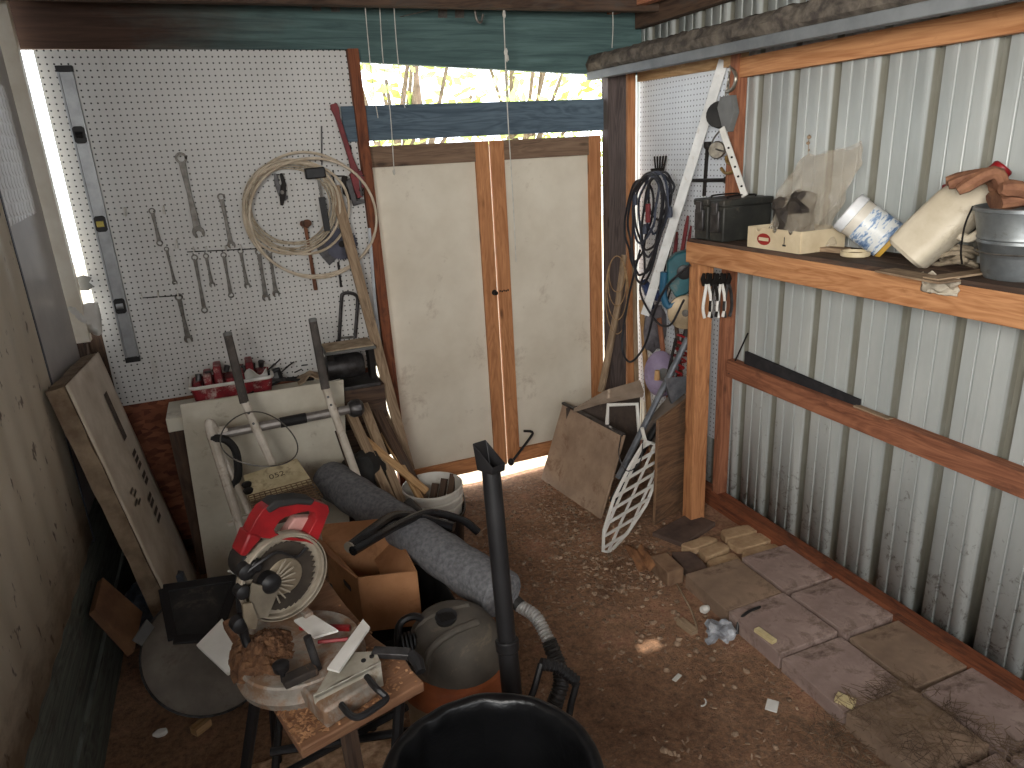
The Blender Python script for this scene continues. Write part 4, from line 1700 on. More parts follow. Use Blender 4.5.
m.lathe([(.05, 0), (.055, .01), (.055, .12), (.045, .135), (0, .136)], BC - bn * .04 - bu * .02, -bn, 20)
m.build('motor', DUSTY, root)
m = MB()
arm = [saw_pt(247, 556, -.02), saw_pt(240, 580, -.02), saw_pt(241, 606, -.02), at_z(244, 634, .77), at_z(252, 656, .715)]
m.tube(smooth_path(arm, 4), .011, 10)
m.build('pivot_arm', BLK, root)
m = MB()
for px_, py_, r_ in ((246, 572, .02), (256, 566, .016), (243, 592, .018), (240, 625, .02)):
    m = MB()
    q = saw_pt(px_, py_, .012)
    m.lathe([(r_, -.02), (r_, .006), (r_ * .5, .012), (0, .012)], q, bn, 12)
    m.build('pivot_bolt', BLK, root)
m = MB()
m.tube(smooth_path([saw_pt(247, 572, .02), saw_pt(262, 561, .03), saw_pt(278, 552, .03), saw_pt(296, 557, .025), saw_pt(306, 548, .02)], 4), .004, 6)
m.build('linkage', BLK, root)
m = MB()
pl = [saw_pt(*p_, .04) for p_ in ((243, 604), (252, 603), (258, 620), (256, 629), (249, 629), (244, 618))]
m.poly_slab(pl, -bn * .008)
m.build('lever_plate', pm('tan_flange', (0, 0, 0)), root)
# clamp with knob and column
q = at_z(317, 662, .74)
m = MB()
m.tube([q + V(0, 0, -.02), q + V(-.012, .01, .07)], .010, 10)
m.build('clamp_column', STEEL_D, root)
m = MB()
q2 = at_z(281, 667, .765)
m.lathe([(.006, -.04), (.006, -.01), (.018, -.008), (.02, .008), (.012, .014), (0, .015)], q2, (0, 0, 1), 12)
m.build('lock_knob', BLK, root)
m = MB()
m.beam(at_z(283, 683, .73), at_z(316, 668, .73), .035, .02)
m.build('clamp_bar', DUSTY, root, bevel=.004)
m = MB()
m.beam(at_z(300, 627, .732), at_z(350, 628, .732), .012, .012)
m.build('scale_bar', RED, root)
# sawdust heaped on the saw
m = MB()
hc = at_z(268, 645, .735)
def heap(u, v):
    a, r = 2 * PI * u, v
    w_ = 1 + .25 * noise.noise(V(math.cos(a) * 2, math.sin(a) * 2, 7))
    x, y = hc.x + .085 * r * w_ * math.cos(a) - .012, hc.y + .11 * r * w_ * math.sin(a)
    return V(x, y, .708 + .05 * (1 - r ** 1.6) + .012 * noise.noise(V(x * 60, y * 60, 3)) + .006 * noise.noise(V(x * 160, y * 160, 5)))
m.sheet(heap, 90, 30)
tag(m.build('sawdust_heap', pm('fresh_sawdust', srgb(134, 98, 70), srgb(84, 58, 42), 45, .95, 0, 1.2, 120)), 'brown sawdust heaped on the left of the saw table', 'sawdust', kind='stuff')

r3 = random.Random(5)
m = MB()
for i in range(900):
    s_, t_ = r3.random(), r3.betavariate(1.1, 2.2)
    p = P1.lerp(P2, min(1, r3.betavariate(1.0, 1.8) * 1.0)) + (P4 - P1) * (t_ * .8 + .02)
    a = r3.uniform(0, PI)
    dx = V(math.cos(a), math.sin(a), r3.uniform(-.3, .3)).normalized()
    sd_ = V(-dx.y, dx.x, 0).normalized()
    m.obox(V(p.x, p.y, SZ + r3.uniform(.001, .004)), [dx, sd_, dx.cross(sd_)], (r3.uniform(.002, .006), r3.uniform(.001, .003), .0008))
tag(m.build('sawdust_flakes', pm('sawdust_flake', srgb(190, 144, 104), srgb(120, 82, 56), 30, .95, 0, 0), flat=True), 'loose sawdust flakes sprinkled over the plank top of the saw stand', 'sawdust', kind='stuff')

# ---- steel corner vise and the cut strips lying on it
q0, q1 = at_z(314, 696, .735), at_z(381, 662, .735)
root = thing('corner_vise', V(q0.x, q0.y, SZ), 'silver corner vise with black D handle on the plank top', 'vise')
VIS = pm('bright_zinc', srgb(184, 178, 164), srgb(152, 146, 132), 14, .45, .2, .06, None, srgb(130, 108, 84), 12, .25)
m = MB()
m.poly_slab([q0, q1, at_z(376, 651, .735), at_z(343, 652, .735), at_z(330, 668, .735)], V(0, 0, -.012))
m.build('top_plate', VIS, root, bevel=.002)
m = MB()
dn = (q1 - q0).normalized()
pn = V(dn.y, -dn.x, 0)
m.poly_slab([q0, q1, V(q1.x, q1.y, SZ + .005), V(q0.x, q0.y, SZ + .005)], -pn * .008)
m.build('front_plate', VIS, root, bevel=.002)
m = MB()
s1, s2 = q0.lerp(q1, .28) + V(0, 0, -.03), q0.lerp(q1, .76) + V(0, 0, -.02)
m.tube(smooth_path([s1 + pn * -.01, s1 + pn * .05, at_z(352, 716, .70), at_z(362, 716, .70), at_z(382, 703, .70), at_z(386, 697, .70), s2 + pn * .05, s2 - pn * .01], 4), .008, 8)
m.build('handle', BLK, root)
m = MB()
for t_ in (.8, .93):
    m.lathe([(.006, 0), (.006, .003)], q0.lerp(q1, t_) + V(-.005, .03, .001), (0, 0, 1), 10)
m.build('hole', BLK, root)
m = MB()
q = at_z(360, 700, SZ + .012)
m.obox(q, [dn, pn, V(0, 0, 1)], (.014, .005, .012))
m.build('clip', WHITE, root)
a, c = at_z(373, 652, .73), at_z(410, 654, .73)
root2 = thing('steel_bar', a, 'dark flat steel bar sticking out right of the corner vise', 'bar')
m = MB()
m.beam(a, c, .028, .016)
m.build('bar', STEEL_D, root2, bevel=.002)
m = MB()
m.tube([c, at_z(418, 662, .72), at_z(421, 672, .71)], [.014, .016, .012], 8)
m.build('tip', BLK, root2)
m = MB()
q = [at_z(327, 668, .752), at_z(339, 671, .752), at_z(370, 627, .758), at_z(363, 619, .758)]
m.poly_slab(q, V(0, 0, -.006))
o = m.build('white_strip', WHITE)
tag(o, 'white trim offcut lying slanted across the corner vise', 'offcut', 'white offcuts on the saw')
m = MB()
q = [at_z(294, 620, .765), at_z(314, 637, .765), at_z(338, 630, .765), at_z(311, 613, .765)]
m.poly_slab(q, V(0, 0, -.006))
tag(m.build('white_strip', WHITE), 'white trim offcut lying on the saw turntable beside the blade', 'offcut', 'white offcuts on the saw')
m = MB()
m.tube([at_z(318, 642, .752), at_z(348, 639, .752)], .005, 6)
tag(m.build('red_pencil', RED), 'red pencil lying on the saw turntable under the white offcut', 'pencil')

# ---- cardboard box
BZ0, BZ1 = .24, .47
k1 = at_z(357, 578, BZ1)
k2 = at_z(417, 571, BZ1)
k4 = at_z(323, 541, BZ1)
ex, ey = (k2 - k1), (k4 - k1)
ey = ey - ex * (ey.dot(ex) / ex.length_squared) * .5
k3 = k2 + ey * .95
CARD = pm('cardboard', srgb(176, 128, 90), srgb(150, 104, 70), 5, .85, 0, .05, None, srgb(120, 84, 58), 6, .25)
root = thing('cardboard_box', V(k1.x, k1.y, BZ0), 'open brown cardboard box between the saw and the grey carpet roll', 'box')
zb = V(0, 0, BZ0 - BZ1)
ks = [k1, k2, k3, k4]
for i in range(4):
    a, c = ks[i], ks[(i + 1) % 4]
    m = MB()
    inw = (ks[(i + 2) % 4] - c).normalized() * .006
    m.poly_slab([a + zb, c + zb, c, a], inw)
    m.build('side_panel', CARD, root)
m = MB()
m.poly_slab([k + zb + V(0, 0, .002) for k in ks], V(0, 0, .004))
m.build('bottom', CARD, root)
up = V(0, 0, 1)
for i, (hh, lean) in enumerate(((0, 0), (0, 0), (.07, .5), (.10, .5))):
    if not hh:
        continue
    a, c = ks[i], ks[(i + 1) % 4]
    outw = -(ks[(i + 2) % 4] - c).normalized()
    m = MB()
    t_ = (up * math.cos(lean * 1.4) + outw * math.sin(lean * 1.4)) * hh
    m.poly_slab([a, c, c + t_ * .96 + (a - c) * .03, a + t_ + (c - a) * .03], outw * .004)
    m.build('flap', CARD, root)
m = MB()
dd = (k4 - k1).normalized()
mid = k1.lerp(k4, .35) + V(0, 0, -.09)
on = V(dd.y, -dd.x, 0)
if on.x > 0:
    on = -on
m.flat([(-.03, -.012), (.03, -.012), (.036, 0), (.03, .012), (-.03, .012), (-.036, 0)], mid + on * .001, dd, V(0, 0, 1), .0015)
m.build('hand_hole', BLK, root)
m = MB()
t_ = (-(k3 - k2).normalized().cross(up) * -.09)
inw = (k1 - k2).normalized()
m.poly_slab([k2 + V(0, 0, -.002), k3 + V(0, 0, -.002), k3 + inw * .10 - up * .10, k2 + inw * .10 - up * .10], inw * .004)
m.build('flap', CARD, root)
# black tote that carries the box
cen = (k1 + k2 + k3 + k4) / 4
open_tray('black_tote', V(cen.x + .02, cen.y + .02, 0.0), .24, .20, .232, .006, BLKR, None, .02, .04)
tag(bpy.data.objects['black_tote'], 'black plastic tote on the dirt under the cardboard box', 'tote')

# ---- carpet roll
CARPET = pm('charcoal_carpet', srgb(122, 122, 124), srgb(92, 92, 95), 60, .98, 0, .6, 160, srgb(128, 124, 118), 40, .15)
ra, rb = at_y(329, 478, 3.02), at_z(510, 600, .43)
rd = (rb - ra).normalized()
rb = rb - rd * .03
root = thing('carpet_roll', (ra + rb) / 2 - V(0, 0, .07), 'long charcoal grey carpet roll lying slanted from the bench to the vacuum', 'carpet roll')
m = MB()
L = (rb - ra).length
m.lathe([(.04, .0), (.084, 0), (.090, .03)] + [(.087 + .003 * math.sin(i * 1.9), .03 + (L - .05) * i / 24) for i in range(1, 25)] + [(.089, L - .01), (.08, L), (.03, L)], ra, rd, 28, cap0=False, cap1=False, squash=.92)
m.build('roll', CARPET, root)
m = MB()
spir = []
s_, u_ = _frame(rd)
for k in range(70):
    a = k * .45
    r_ = .082 * (1 - k / 74)
    spir.append((s_ * math.cos(a) + u_ * math.sin(a)) * r_)
for base, dr in ((ra, 1), (rb, -1)):
    m = MB()
    m.tube([base + q * .95 + rd * .004 * dr for q in spir], .006, 5)
    m.build('rolled_end', CARPET, root)
# black hose lying along the roll, with a bright corrugated end
HOSE = pm('black_hose', srgb(52, 50, 49), srgb(36, 35, 34), 12, .5, 0, .05, None, srgb(110, 100, 90), 9, .15)
side = rd.cross(V(0, 0, 1)).normalized()
if side.x < 0:
    side = -side
h0, h1 = ra.lerp(rb, .22) + side * .112, ra.lerp(rb, .93) + side * .10
h1 = at_z(520, 606, .36)
h2, h3 = at_z(549, 641, .30), at_z(561, 676, .22)
root = thing('vacuum_hose', h1 - V(0, 0, .2), 'black vacuum hose with silver corrugated section curling down beside the black wand', 'hose')
m = MB()
pp = smooth_path([at_y(408, 503, 2.62), at_y(436, 531, 2.42), at_y(470, 561, 2.16), h1], 10)
m.tube(pp, .024, 12)
m.build('smooth_tube', HOSE, root)
def corr(pts, r, pitch=.012, n=12):
    P = smooth_path(pts, 24)
    out, rr_ = [P[0]], [r]
    acc = 0
    for a, c in zip(P, P[1:]):
        acc += (c - a).length
        out.append(c)
        rr_.append(r * (1.0 if int(acc / (pitch / 2)) % 2 else .86))
    return out, rr_
m = MB()
m.tube(*corr([h1, h1.lerp(h2, .5) + V(.012, .01, .012), h2], .024), n=12)
m.build('corrugated_section', pm('silver_hose', srgb(196, 194, 190), srgb(150, 148, 144), 30, .35, .5), root)
m = MB()
m.tube(*corr([h2, h3, at_z(556, 700, .16), at_z(548, 715, .08), at_z(520, 712, .04), at_z(480, 700, .05)], .028), n=12)
m.build('hose', HOSE, root)
# bent black pipes lying over the roll
root = thing('black_pipes', at_y(398, 520, 2.45), 'pair of glossy black bent pipes lying over the grey carpet roll', 'pipe')
GLB = pm('glossy_black', (0, 0, 0))
on_roll = lambda px_, dz: None
YS = lambda t: t
m = MB()
m.tube(smooth_path([at_y(*q_) for q_ in ((350, 547, 2.12), (372, 530, 2.22), (392, 517, 2.36), (412, 516, 2.42), (432, 521, 2.40), (454, 527, 2.34))], 6), .019, 10, cap=True)
m.build('pipe', GLB, root)
m = MB()
m.tube(smooth_path([at_y(*q_) for q_ in ((353, 551, 2.10), (378, 536, 2.20), (402, 523, 2.34), (430, 513, 2.46), (462, 520, 2.48), (478, 532, 2.46))], 6), .017, 10)
m.build('pipe', GLB, root)
m = MB()
e = at_y(350, 547, 2.12)
m.lathe([(.021, 0), (.021, .006), (.015, .007)], e, (e - at_y(360, 538, 2.16)), 12)
m.build('pale_end', pm('pale_grey_guard', (0, 0, 0)), root)

# ---- shop vacuum
vc = at_z(455, 642, .42)
VX, VY = vc.x, vc.y
root = thing('shop_vacuum', V(VX, VY, 0), 'shop vacuum with dusty grey black lid and orange drum', 'vacuum')
ORANGE = pm('orange_plastic', srgb(150, 84, 50), srgb(116, 62, 38), 8, .5, 0, .04, None, srgb(100, 70, 52), 9, .3)
VGREY = pm('dusty_dark_grey', srgb(90, 84, 76), srgb(68, 63, 58), 7, .7, 0, .06, None, srgb(130, 116, 98), 7, .25)
m = MB()
m.lathe([(.14, .05), (.165, .07), (.172, .30), (.176, .31), (.176, .33), (.165, .335)], V(VX, VY, 0), n=36)
m.build('drum', pm('beige_drum', srgb(150, 134, 112), srgb(122, 106, 88), 8, .6, 0, .05, None, srgb(90, 74, 60), 8, .3), root)
m = MB()
m.lathe([(.178, .295), (.184, .30), (.184, .352), (.176, .372), (.15, .385)], V(VX, VY, 0), n=36)
m.build('orange_ring', ORANGE, root)
m = MB()
vu = V(.2, -1, 0).normalized()
m.lathe([(.166, .37), (.162, .41), (.148, .455), (.122, .492), (.085, .516), (.05, .526), (0, .529)], V(VX, VY, 0), n=36, squash=.92, xdir=vu)
m.build('lid', VGREY, root)
m = MB()
for sg in (-1.5, 1.5):
    m.tube(smooth_path([V(VX - .12, VY - .02 + .045 * sg, .41), V(VX - .10, VY - .03 + .04 * sg, .490), V(VX - .03, VY - .03 + .035 * sg, .522), V(VX + .06, VY - .02 + .03 * sg, .518)], 5), .012, 8)
m.build('lid_rib', VGREY, root)
m = MB()
q = at_z(446, 617, .536)
m.lathe([(.032, -.012), (.034, .004), (.026, .006), (0, .004)], q, (-.05, -.15, 1), 18)
m.build('vent', BLK, root)
m = MB()
for k in range(-4, 5):
    m.beam(q + V(-.024, .006 * k, .007), q + V(.024, .006 * k, .007), .0025, .002)
m.build('vent_slat', IRON, root)
m = MB()
q = at_z(414, 645, .45)
for k in range(6):
    m.tube(smooth_path([q + V(-.035 + .012 * k, -.045, -.03), q + V(-.035 + .012 * k, -.01, .03), q + V(-.03 + .012 * k, .04, .02)], 3), .0055, 6)
m.build('switch_grille', BLK, root)
m = MB()
m.tube(smooth_path([q + V(-.06, -.05, -.02), q + V(-.03, .055, .04), q + V(.03, .05, .06), q + V(.055, -.02, .03), q + V(.03, -.07, -.03)], 6), .012, 8)
m.build('carry_handle', BLK, root)
for k in range(4):
    m = MB()
    a = k * PI / 2 + .6
    w_ = V(VX + .15 * math.cos(a), VY + .15 * math.sin(a), .027)
    m.lathe([(.026, -.012), (.026, .012)], w_, (math.cos(a + 1.57), math.sin(a + 1.57), 0), 14)
    m.beam(w_, w_ + V(-.02 * math.cos(a), -.02 * math.sin(a), .06), .02, .02)
    m.build('caster', BLK, root)
m = MB()
a = at_z(423, 687, .36)
m.tube([a, at_z(438, 677, .37)], .015, 10)
tag(m.build('dowel_stub', W_STICK), 'pale wooden dowel stub between the plank corner and the vacuum', 'dowel')

# ---- black wand standing behind the can
wa, wb = at_y(491, 470, 1.62), at_y(512, 694, 1.50)
wd = (wb - wa).normalized()
we = wa + wd * ((wa.z - .02) / -wd.z)
root = thing('vacuum_wand', we - V(0, 0, .02), 'black vacuum wand standing upright with crevice nozzle on top', 'wand')
m = MB()
tt = lambda z: wa + wd * ((wa.z - z) / -wd.z)
jz = tt(.62).z
m.tube([wa, wa.lerp(we, .5)], [.0255, .0255], 16)
m.build('upper_tube', BLK, root)
m = MB()
m.tube([wa.lerp(we, .46), we], [.0285, .0285], 16)
m.build('lower_tube', BLK, root)
m = MB()
m.lathe([(.030, 0), (.033, .004), (.033, .03), (.030, .034)], wa.lerp(we, .45), wd, 16)
m.build('collar', BLK, root)
m = MB()
nu = V(.45, -.9, 0).normalized()
sn = wd.cross(nu).normalized()
o_ = wa
prof = [(-.030, .0), (.030, .0), (.034, .045), (-.034, .105)]
front = [o_ + nu * a_ - wd * h_ + sn * .024 for a_, h_ in ((-.026, 0), (.026, 0), (.030, .02), (-.034, .07))]
back = [p_ - sn * .048 for p_ in front]
A_ = [m.bm.verts.new(x) for x in front]
B_ = [m.bm.verts.new(x) for x in back]
m._face(A_)
m._face(B_[::-1])
for i, j in ((0, 1), (1, 2), (3, 0)):
    m._face([A_[i], B_[i], B_[j], A_[j]])
m.build('nozzle', BLK, root, solid=.005, bevel=.002)

# ---- big black trash can with a bag liner
cx, cy, cz, cr = .322, 1.055, .68, .218
root = thing('trash_can', V(cx, cy, 0), 'large round black trash can lined with a black bag in front of the vacuum', 'trash can')
m = MB()
m.lathe([(.17, 0), (.175, .01), (cr - .004, cz - .04), (cr + .008, cz - .035), (cr + .008, cz), (cr - .006, cz), (cr - .012, cz - .04), (.165, .015)], V(cx, cy, 0), n=48)
m.build('body', BLK, root)
BAG = pm('black_film', srgb(20, 20, 21), srgb(12, 12, 13), 12, .28, 0, .35, 26)
m = MB()
def bagf(u, v):
    a = 2 * PI * u
    w_ = noise.noise(V(math.cos(a) * 5, math.sin(a) * 5, v * 4))
    if v < .35:
        t_ = v / .35
        r_, z_ = cr + .014 + .006 * w_, cz - .16 * (1 - t_) - .03 * (1 - t_) * noise.noise(V(math.cos(a) * 2, math.sin(a) * 2, 8))
    elif v < .5:
        t_ = (v - .35) / .15
        r_, z_ = cr + .014 - .03 * t_, cz + .010 * math.sin(PI * t_) + .003 * w_
    else:
        t_ = (v - .5) / .5
        r_, z_ = cr - .016 - .045 * t_ + .008 * w_, cz - .56 * t_
    return V(cx + r_ * math.cos(a), cy + r_ * math.sin(a), z_)
m.sheet(bagf, 90, 30, True)
m.lathe([(.16, .13), (0, .11)], V(cx, cy, 0), n=40, cap0=False)
m.build('bag_liner', BAG, root, ang=80)
p = at_z(520, 765, .40)
m = MB()
m.obox(V(cx + .06, cy - .02, .2), [V(.8, .5, .2).normalized(), V(-.5, .8, 0).normalized(), V(0, 0, 1)], (.04, .02, .01))
tag(m.build('red_wrapper', DKRED), 'dull red wrapper lying inside the black trash can', 'wrapper')

# ---- shovel with ribbed D grip behind the can
g1, g2, g3, g4 = at_y(528, 712, 1.44), at_y(541, 664, 1.50), at_y(577, 682, 1.46), at_y(566, 722, 1.40)
gm = (g1 + g4) / 2
root = thing('shovel', V(gm.x, gm.y, 0), 'black ribbed D grip shovel standing behind the black trash can', 'shovel')
m = MB()
m.tube(*corr([g2, g2.lerp(g3, .5) + V(0, .01, .012), g3], .018, .012), n=10)
m.build('ribbed_grip', BLK, root)
m = MB()
m.tube(smooth_path([g2, g2.lerp(g1, .5), g1, gm + V(0, 0, -.05)], 5), .010, 8)
m.tube(smooth_path([g3, g3.lerp(g4, .5), g4, gm + V(0, 0, -.05)], 5), .010, 8)
m.build('yoke', BLK, root)
m = MB()
m.tube([gm + V(0, 0, -.03), V(gm.x + .01, gm.y + .02, .12)], .014, 8)
m.build('shaft', W_DARK, root)
m = MB()
m.sheet(lambda u, v: V(gm.x - .09 + .18 * u, gm.y + .02 + .02 * math.cos(PI * (u - .5)), .02 + .17 * v), 8, 6)
m.build('blade', STEEL_D, root, solid=.003)
# ================================================================ right side: shelf, its load, corner clutter, pavers
SH = 1.452
SX = 2.0
# ---- wall shelf
root = thing('wall_shelf', (2.1, 2.72, 0), 'pine wall shelf on a square post along the ribbed metal wall', 'shelf')
m = MB()
m.beam((SX, 2.75, 1.388), (SX, -1.2, 1.388), .04, .095)
m.build('front_rail', W_SHELF, root, bevel=.003)
for i, (x0, x1) in enumerate(((SX - .018, 2.075), (2.08, 2.165), (2.17, 2.262))):
    m = MB()
    m.beam(((x0 + x1) / 2, 2.73 - .01 * i, 1.443), ((x0 + x1) / 2, -1.2, 1.443), x1 - x0, .016)
    m.build('shelf_plank', W_DARK, root)
m = MB()
m.beam((2.035, 2.70, 0), (2.045, 2.715, 1.34), .085, .075, V(0, 1, 0))
m.build('post', W_NEW, root, bevel=.004)
m = MB()
m.beam((2.02, 2.73, 1.388), (2.26, 2.73, 1.388), .035, .09)
m.build('end_rail', W_SHELF, root)

# ---- ammo cans
OD = pm('olive_black_paint', srgb(58, 58, 54), srgb(42, 42, 40), 9, .5, .2, .06, None, srgb(92, 84, 74), 14, .3)
def ammo(y0, label):
    w, L, h = .098, .27, .178
    x0 = SX - .012
    root = thing('ammo_can', (x0 + L / 2, y0 + w / 2, SH), label, 'ammo can', 'ammo cans on the shelf')
    m = MB()
    m.box((x0 + .006, y0 + .003, SH), (x0 + L - .006, y0 + w - .003, SH + h - .03))
    m.build('body', OD, root, bevel=.006)
    m = MB()
    m.box((x0, y0 - .002, SH + h - .03), (x0 + L, y0 + w + .002, SH + h))
    m.build('lid', OD, root, bevel=.006)
    m = MB()
    m.box((x0 - .008, y0 + .02, SH + .04), (x0 + .006, y0 + w - .02, SH + h - .045))
    m.box((x0 - .012, y0 + .03, SH + h - .06), (x0 + .002, y0 + w - .03, SH + h - .01))
    m.build('latch', STEEL_D, root, bevel=.003)
    m = MB()
    m.tube(smooth_path([(x0 + .06, y0 + w / 2, SH + h), (x0 + .07, y0 + w / 2, SH + h + .010), (x0 + L - .07, y0 + w / 2, SH + h + .010), (x0 + L - .06, y0 + w / 2, SH + h)], 4), .004, 6)
    m.build('carry_handle', IRON, root)
ammo(2.615, 'dark metal ammo can nearest the corner of the shelf, half hidden by its twin')
ammo(2.505, 'dark metal ammo can with long side showing, beside the cardboard fruit box')

# ---- fruit box with a plastic bag standing in it
f0, f1 = at_z(747, 246.5, SH), at_z(797.6, 254.5, SH)
f0.x = f1.x = SX - .005
fl = f0.y - f1.y
FB = pm('printed_card', srgb(206, 190, 160), srgb(184, 166, 136), 8, .75, 0, .03)
root = thing('fruit_box', (SX + .1, f1.y + fl / 2, SH), 'shallow cream cardboard fruit box with red oval mark on the shelf', 'box')
FX, FH = .215, .082
m = MB()
m.box((f1.x, f1.y, SH), (f1.x + FX, f0.y, SH + .005))
m.build('bottom', FB, root)
m = MB()
holes = [(.06, .018), (.15, .018), (.235, .018)]
pl = [(0, 0), (fl, 0), (fl, FH)]
for hx, hr in sorted(holes, reverse=True):
    hx *= fl / .29
    for k in range(7):
        a = PI * k / 6
        pl.append((hx + hr * .8 * math.cos(a), FH - hr * .9 * math.sin(a)))
pl.append((0, FH))
m.flat(pl, (f0.x, f0.y, SH), (0, -1, 0), (0, 0, 1), .005)
m.build('front_panel', FB, root)
for (a, c) in (((f1.x, f1.y), (f1.x + FX, f1.y)), ((f1.x + FX, f1.y), (f1.x + FX, f0.y)), ((f1.x, f0.y), (f1.x + FX, f0.y))):
    m = MB()
    m.beam((a[0], a[1], SH + FH / 2), (c[0], c[1], SH + FH / 2), .005, FH)
    m.build('side_panel', FB, root)
m = MB()
N = 24
ell = [(.038 * math.cos(2 * PI * k / N), .023 * math.sin(2 * PI * k / N)) for k in range(N)]
m.flat(ell, (f0.x - .0052, f0.y - fl * .33, SH + .038), (0, -1, 0), (0, 0, 1), .0008)
m.build('oval_mark', pm('print_red', srgb(150, 40, 34), srgb(130, 34, 30), 20, .6, 0, 0), root)
m = MB()
m.flat([(-.028, -.006), (.028, -.006), (.028, .007), (-.028, .007)], (f0.x - .0061, f0.y - fl * .33, SH + .038), (0, -1, 0), (0, 0, 1), .0004)
m.build('mark_band', FB, root)
m = MB()
m.flat([(-.002, -.016), (.002, -.016), (.002, .016), (-.002, .016)], (f0.x - .0052, f0.y - fl * .72, SH + .04), (0, -1, 0), (0, 0, 1), .0006)
m.flat([(-.009, -.019), (.009, -.019), (.009, -.012), (-.009, -.012)], (f0.x - .0052, f0.y - fl * .72, SH + .04), (0, -1, 0), (0, 0, 1), .0006)
m.build('small_print', BLK, root)

CLB = NT('clear_plastic')
CLB.b.inputs['Alpha'].default_value = .34
CLB.bump(CLB.noise(CLB.coord('Object'), 16, 4, .6, 1.2), .8, .02)
MAT_CLB = CLB.done(srgb(196, 184, 164), .12, 0, 1.0)
bx, by = SX + .11, (f0.y + f1.y) / 2 + .02
top_ = at_x(853, 148, 2.2)
root = thing('plastic_bag', (bx, by, SH + .008), 'crumpled clear plastic bag standing in the cream fruit box', 'bag')
m = MB()
def bagp(u, v):
    a = 2 * PI * u
    h = v
    r = .125 * (1 - .1 * h) * (1 if h < .86 else 1 - (h - .86) * 1.6)
    c = V(bx, by + .015, SH + .02).lerp(V(2.19, top_.y + .085, top_.z + .012), h)
    sq = 1 - .72 * h
    w_ = 1 + .42 * noise.noise(V(math.cos(a) * 1.6, math.sin(a) * 1.6, h * 3.2 + 3)) + .12 * noise.noise(V(math.cos(a) * 5, math.sin(a) * 5, h * 8))
    return c + V(math.cos(a) * r * .72 * sq * w_, math.sin(a) * r * 1.25 * w_, .02 * noise.noise(V(a, h * 5, 1)) - (.035 * h * h * (1 + math.sin(a)) * .5))
m.sheet(bagp, 60, 40, True)
m.build('film', MAT_CLB, root, ang=25)
m = MB()
m.ball((bx + .01, by + .01, SH + .12), .085, 20, (.7, 1.15, 1.15), .6, 3)
m.build('contents', pm('dark_contents', srgb(74, 66, 58), srgb(40, 36, 34), 22, .8), root)

# ---- white jar lying on the shelf
JR = .07
xj = 2.30
while True:
    j0, j1 = at_x(852, 214, xj - .07), at_x(885, 238, xj)
    jd = (j1 - j0).normalized()
    if j1.z - JR * math.sqrt(1 - jd.z ** 2) > SH + .003 or xj < 2.0:
        break
    xj -= .005
root = thing('plastic_jar', V((j0.x + j1.x) / 2, (j0.y + j1.y) / 2, SH), 'white plastic tub with blue label tipped over on the shelf', 'jar')
LJ = (j1 - j0).length
m = MB()
m.lathe([(JR * .9, 0), (JR, .006), (JR, LJ - .01), (JR * .93, LJ), (JR * .82, LJ + .001), (0, LJ - .006)], j0, jd, 32)
m.build('tub', pm('tub_white', srgb(214, 208, 196), srgb(190, 182, 168), 7, .4, 0, .03), root)
LB = NT('blue_label')
_v = LB.coord('UV')
_n = LB.noise(LB.coord('UV', (9, 26, 1)), 1.6, 3, .7)
_c = LB.ramp(_n, [(.36, srgb(84, 112, 152)), (.46, srgb(150, 170, 196)), (.5, srgb(214, 216, 214)), (.7, srgb(206, 208, 206))])
_s = LB.node('ShaderNodeSeparateXYZ')
LB.link(_v, _s.inputs[0])
MAT_LABEL = LB.done(_c, .4)
m = MB()
m.lathe([(JR + .0012, .045), (JR + .0012, .155)], j0, jd, 32, cap0=False, cap1=False)
m.build('label', MAT_LABEL, root)
m = MB()
m.lathe([(JR + .0014, .157), (JR + .0014, .172)], j0, jd, 32, cap0=False, cap1=False)
m.build('label_band', pm('mustard', srgb(206, 164, 72), srgb(190, 148, 62), 10, .5, 0, 0), root)
m = MB()
m.lathe([(0, -.024), (JR * 1.0, -.022), (JR * 1.05, -.018), (JR * 1.05, .012), (JR * 1.0, .014)], j0, jd, 32)
m.build('lid', pm('lid_white', srgb(222, 222, 222), srgb(200, 202, 204), 9, .4, 0, .02), root)
# ---- big white jug with red cap lying tilted
g0 = at_x(905, 256, 2.04)
g1 = at_x(975, 193, 2.16)
gd = (g1 - g0).normalized()
gs = gd.cross(V(1, 0, .15)).normalized()
gt = gs.cross(gd).normalized()
root = thing('plastic_jug', V(g0.x, g0.y, SH), 'long dusty white plastic jug with red cap leaning on the metal bucket', 'jug')
JUG = pm('dusty_jug_white', srgb(206, 196, 176), srgb(180, 168, 146), 6, .5, 0, .05, None, srgb(140, 122, 98), 8, .25)
m = MB()
prof = [(0, .058, .058), (.01, .072, .068), (.10, .076, .072), (.20, .076, .072), (.26, .064, .062), (.30, .036, .036), (.325, .024, .024)]
rows = []
for h, a_, b_ in prof:
    row = []
    for k in range(28):
        t_ = 2 * PI * k / 28
        cx_, sx_ = math.cos(t_), math.sin(t_)
        e = .5
        row.append(m.bm.verts.new(g0 + gd * h + gs * (math.copysign(abs(cx_) ** e, cx_) * a_ * .95) + gt * (math.copysign(abs(sx_) ** e, sx_) * b_ * .9)))
    rows.append(row)
for A_, B_ in zip(rows, rows[1:]):
    for k in range(28):
        m._face([A_[k], A_[(k + 1) % 28], B_[(k + 1) % 28], B_[k]])
m._face(rows[0][::-1])
m._face(rows[-1])
m.build('body', JUG, root)
m = MB()
m.lathe([(.029, .318), (.031, .322), (.031, .352), (.027, .357), (0, .358)], g0, gd, 20)
m.build('cap', RED, root)
m = MB()
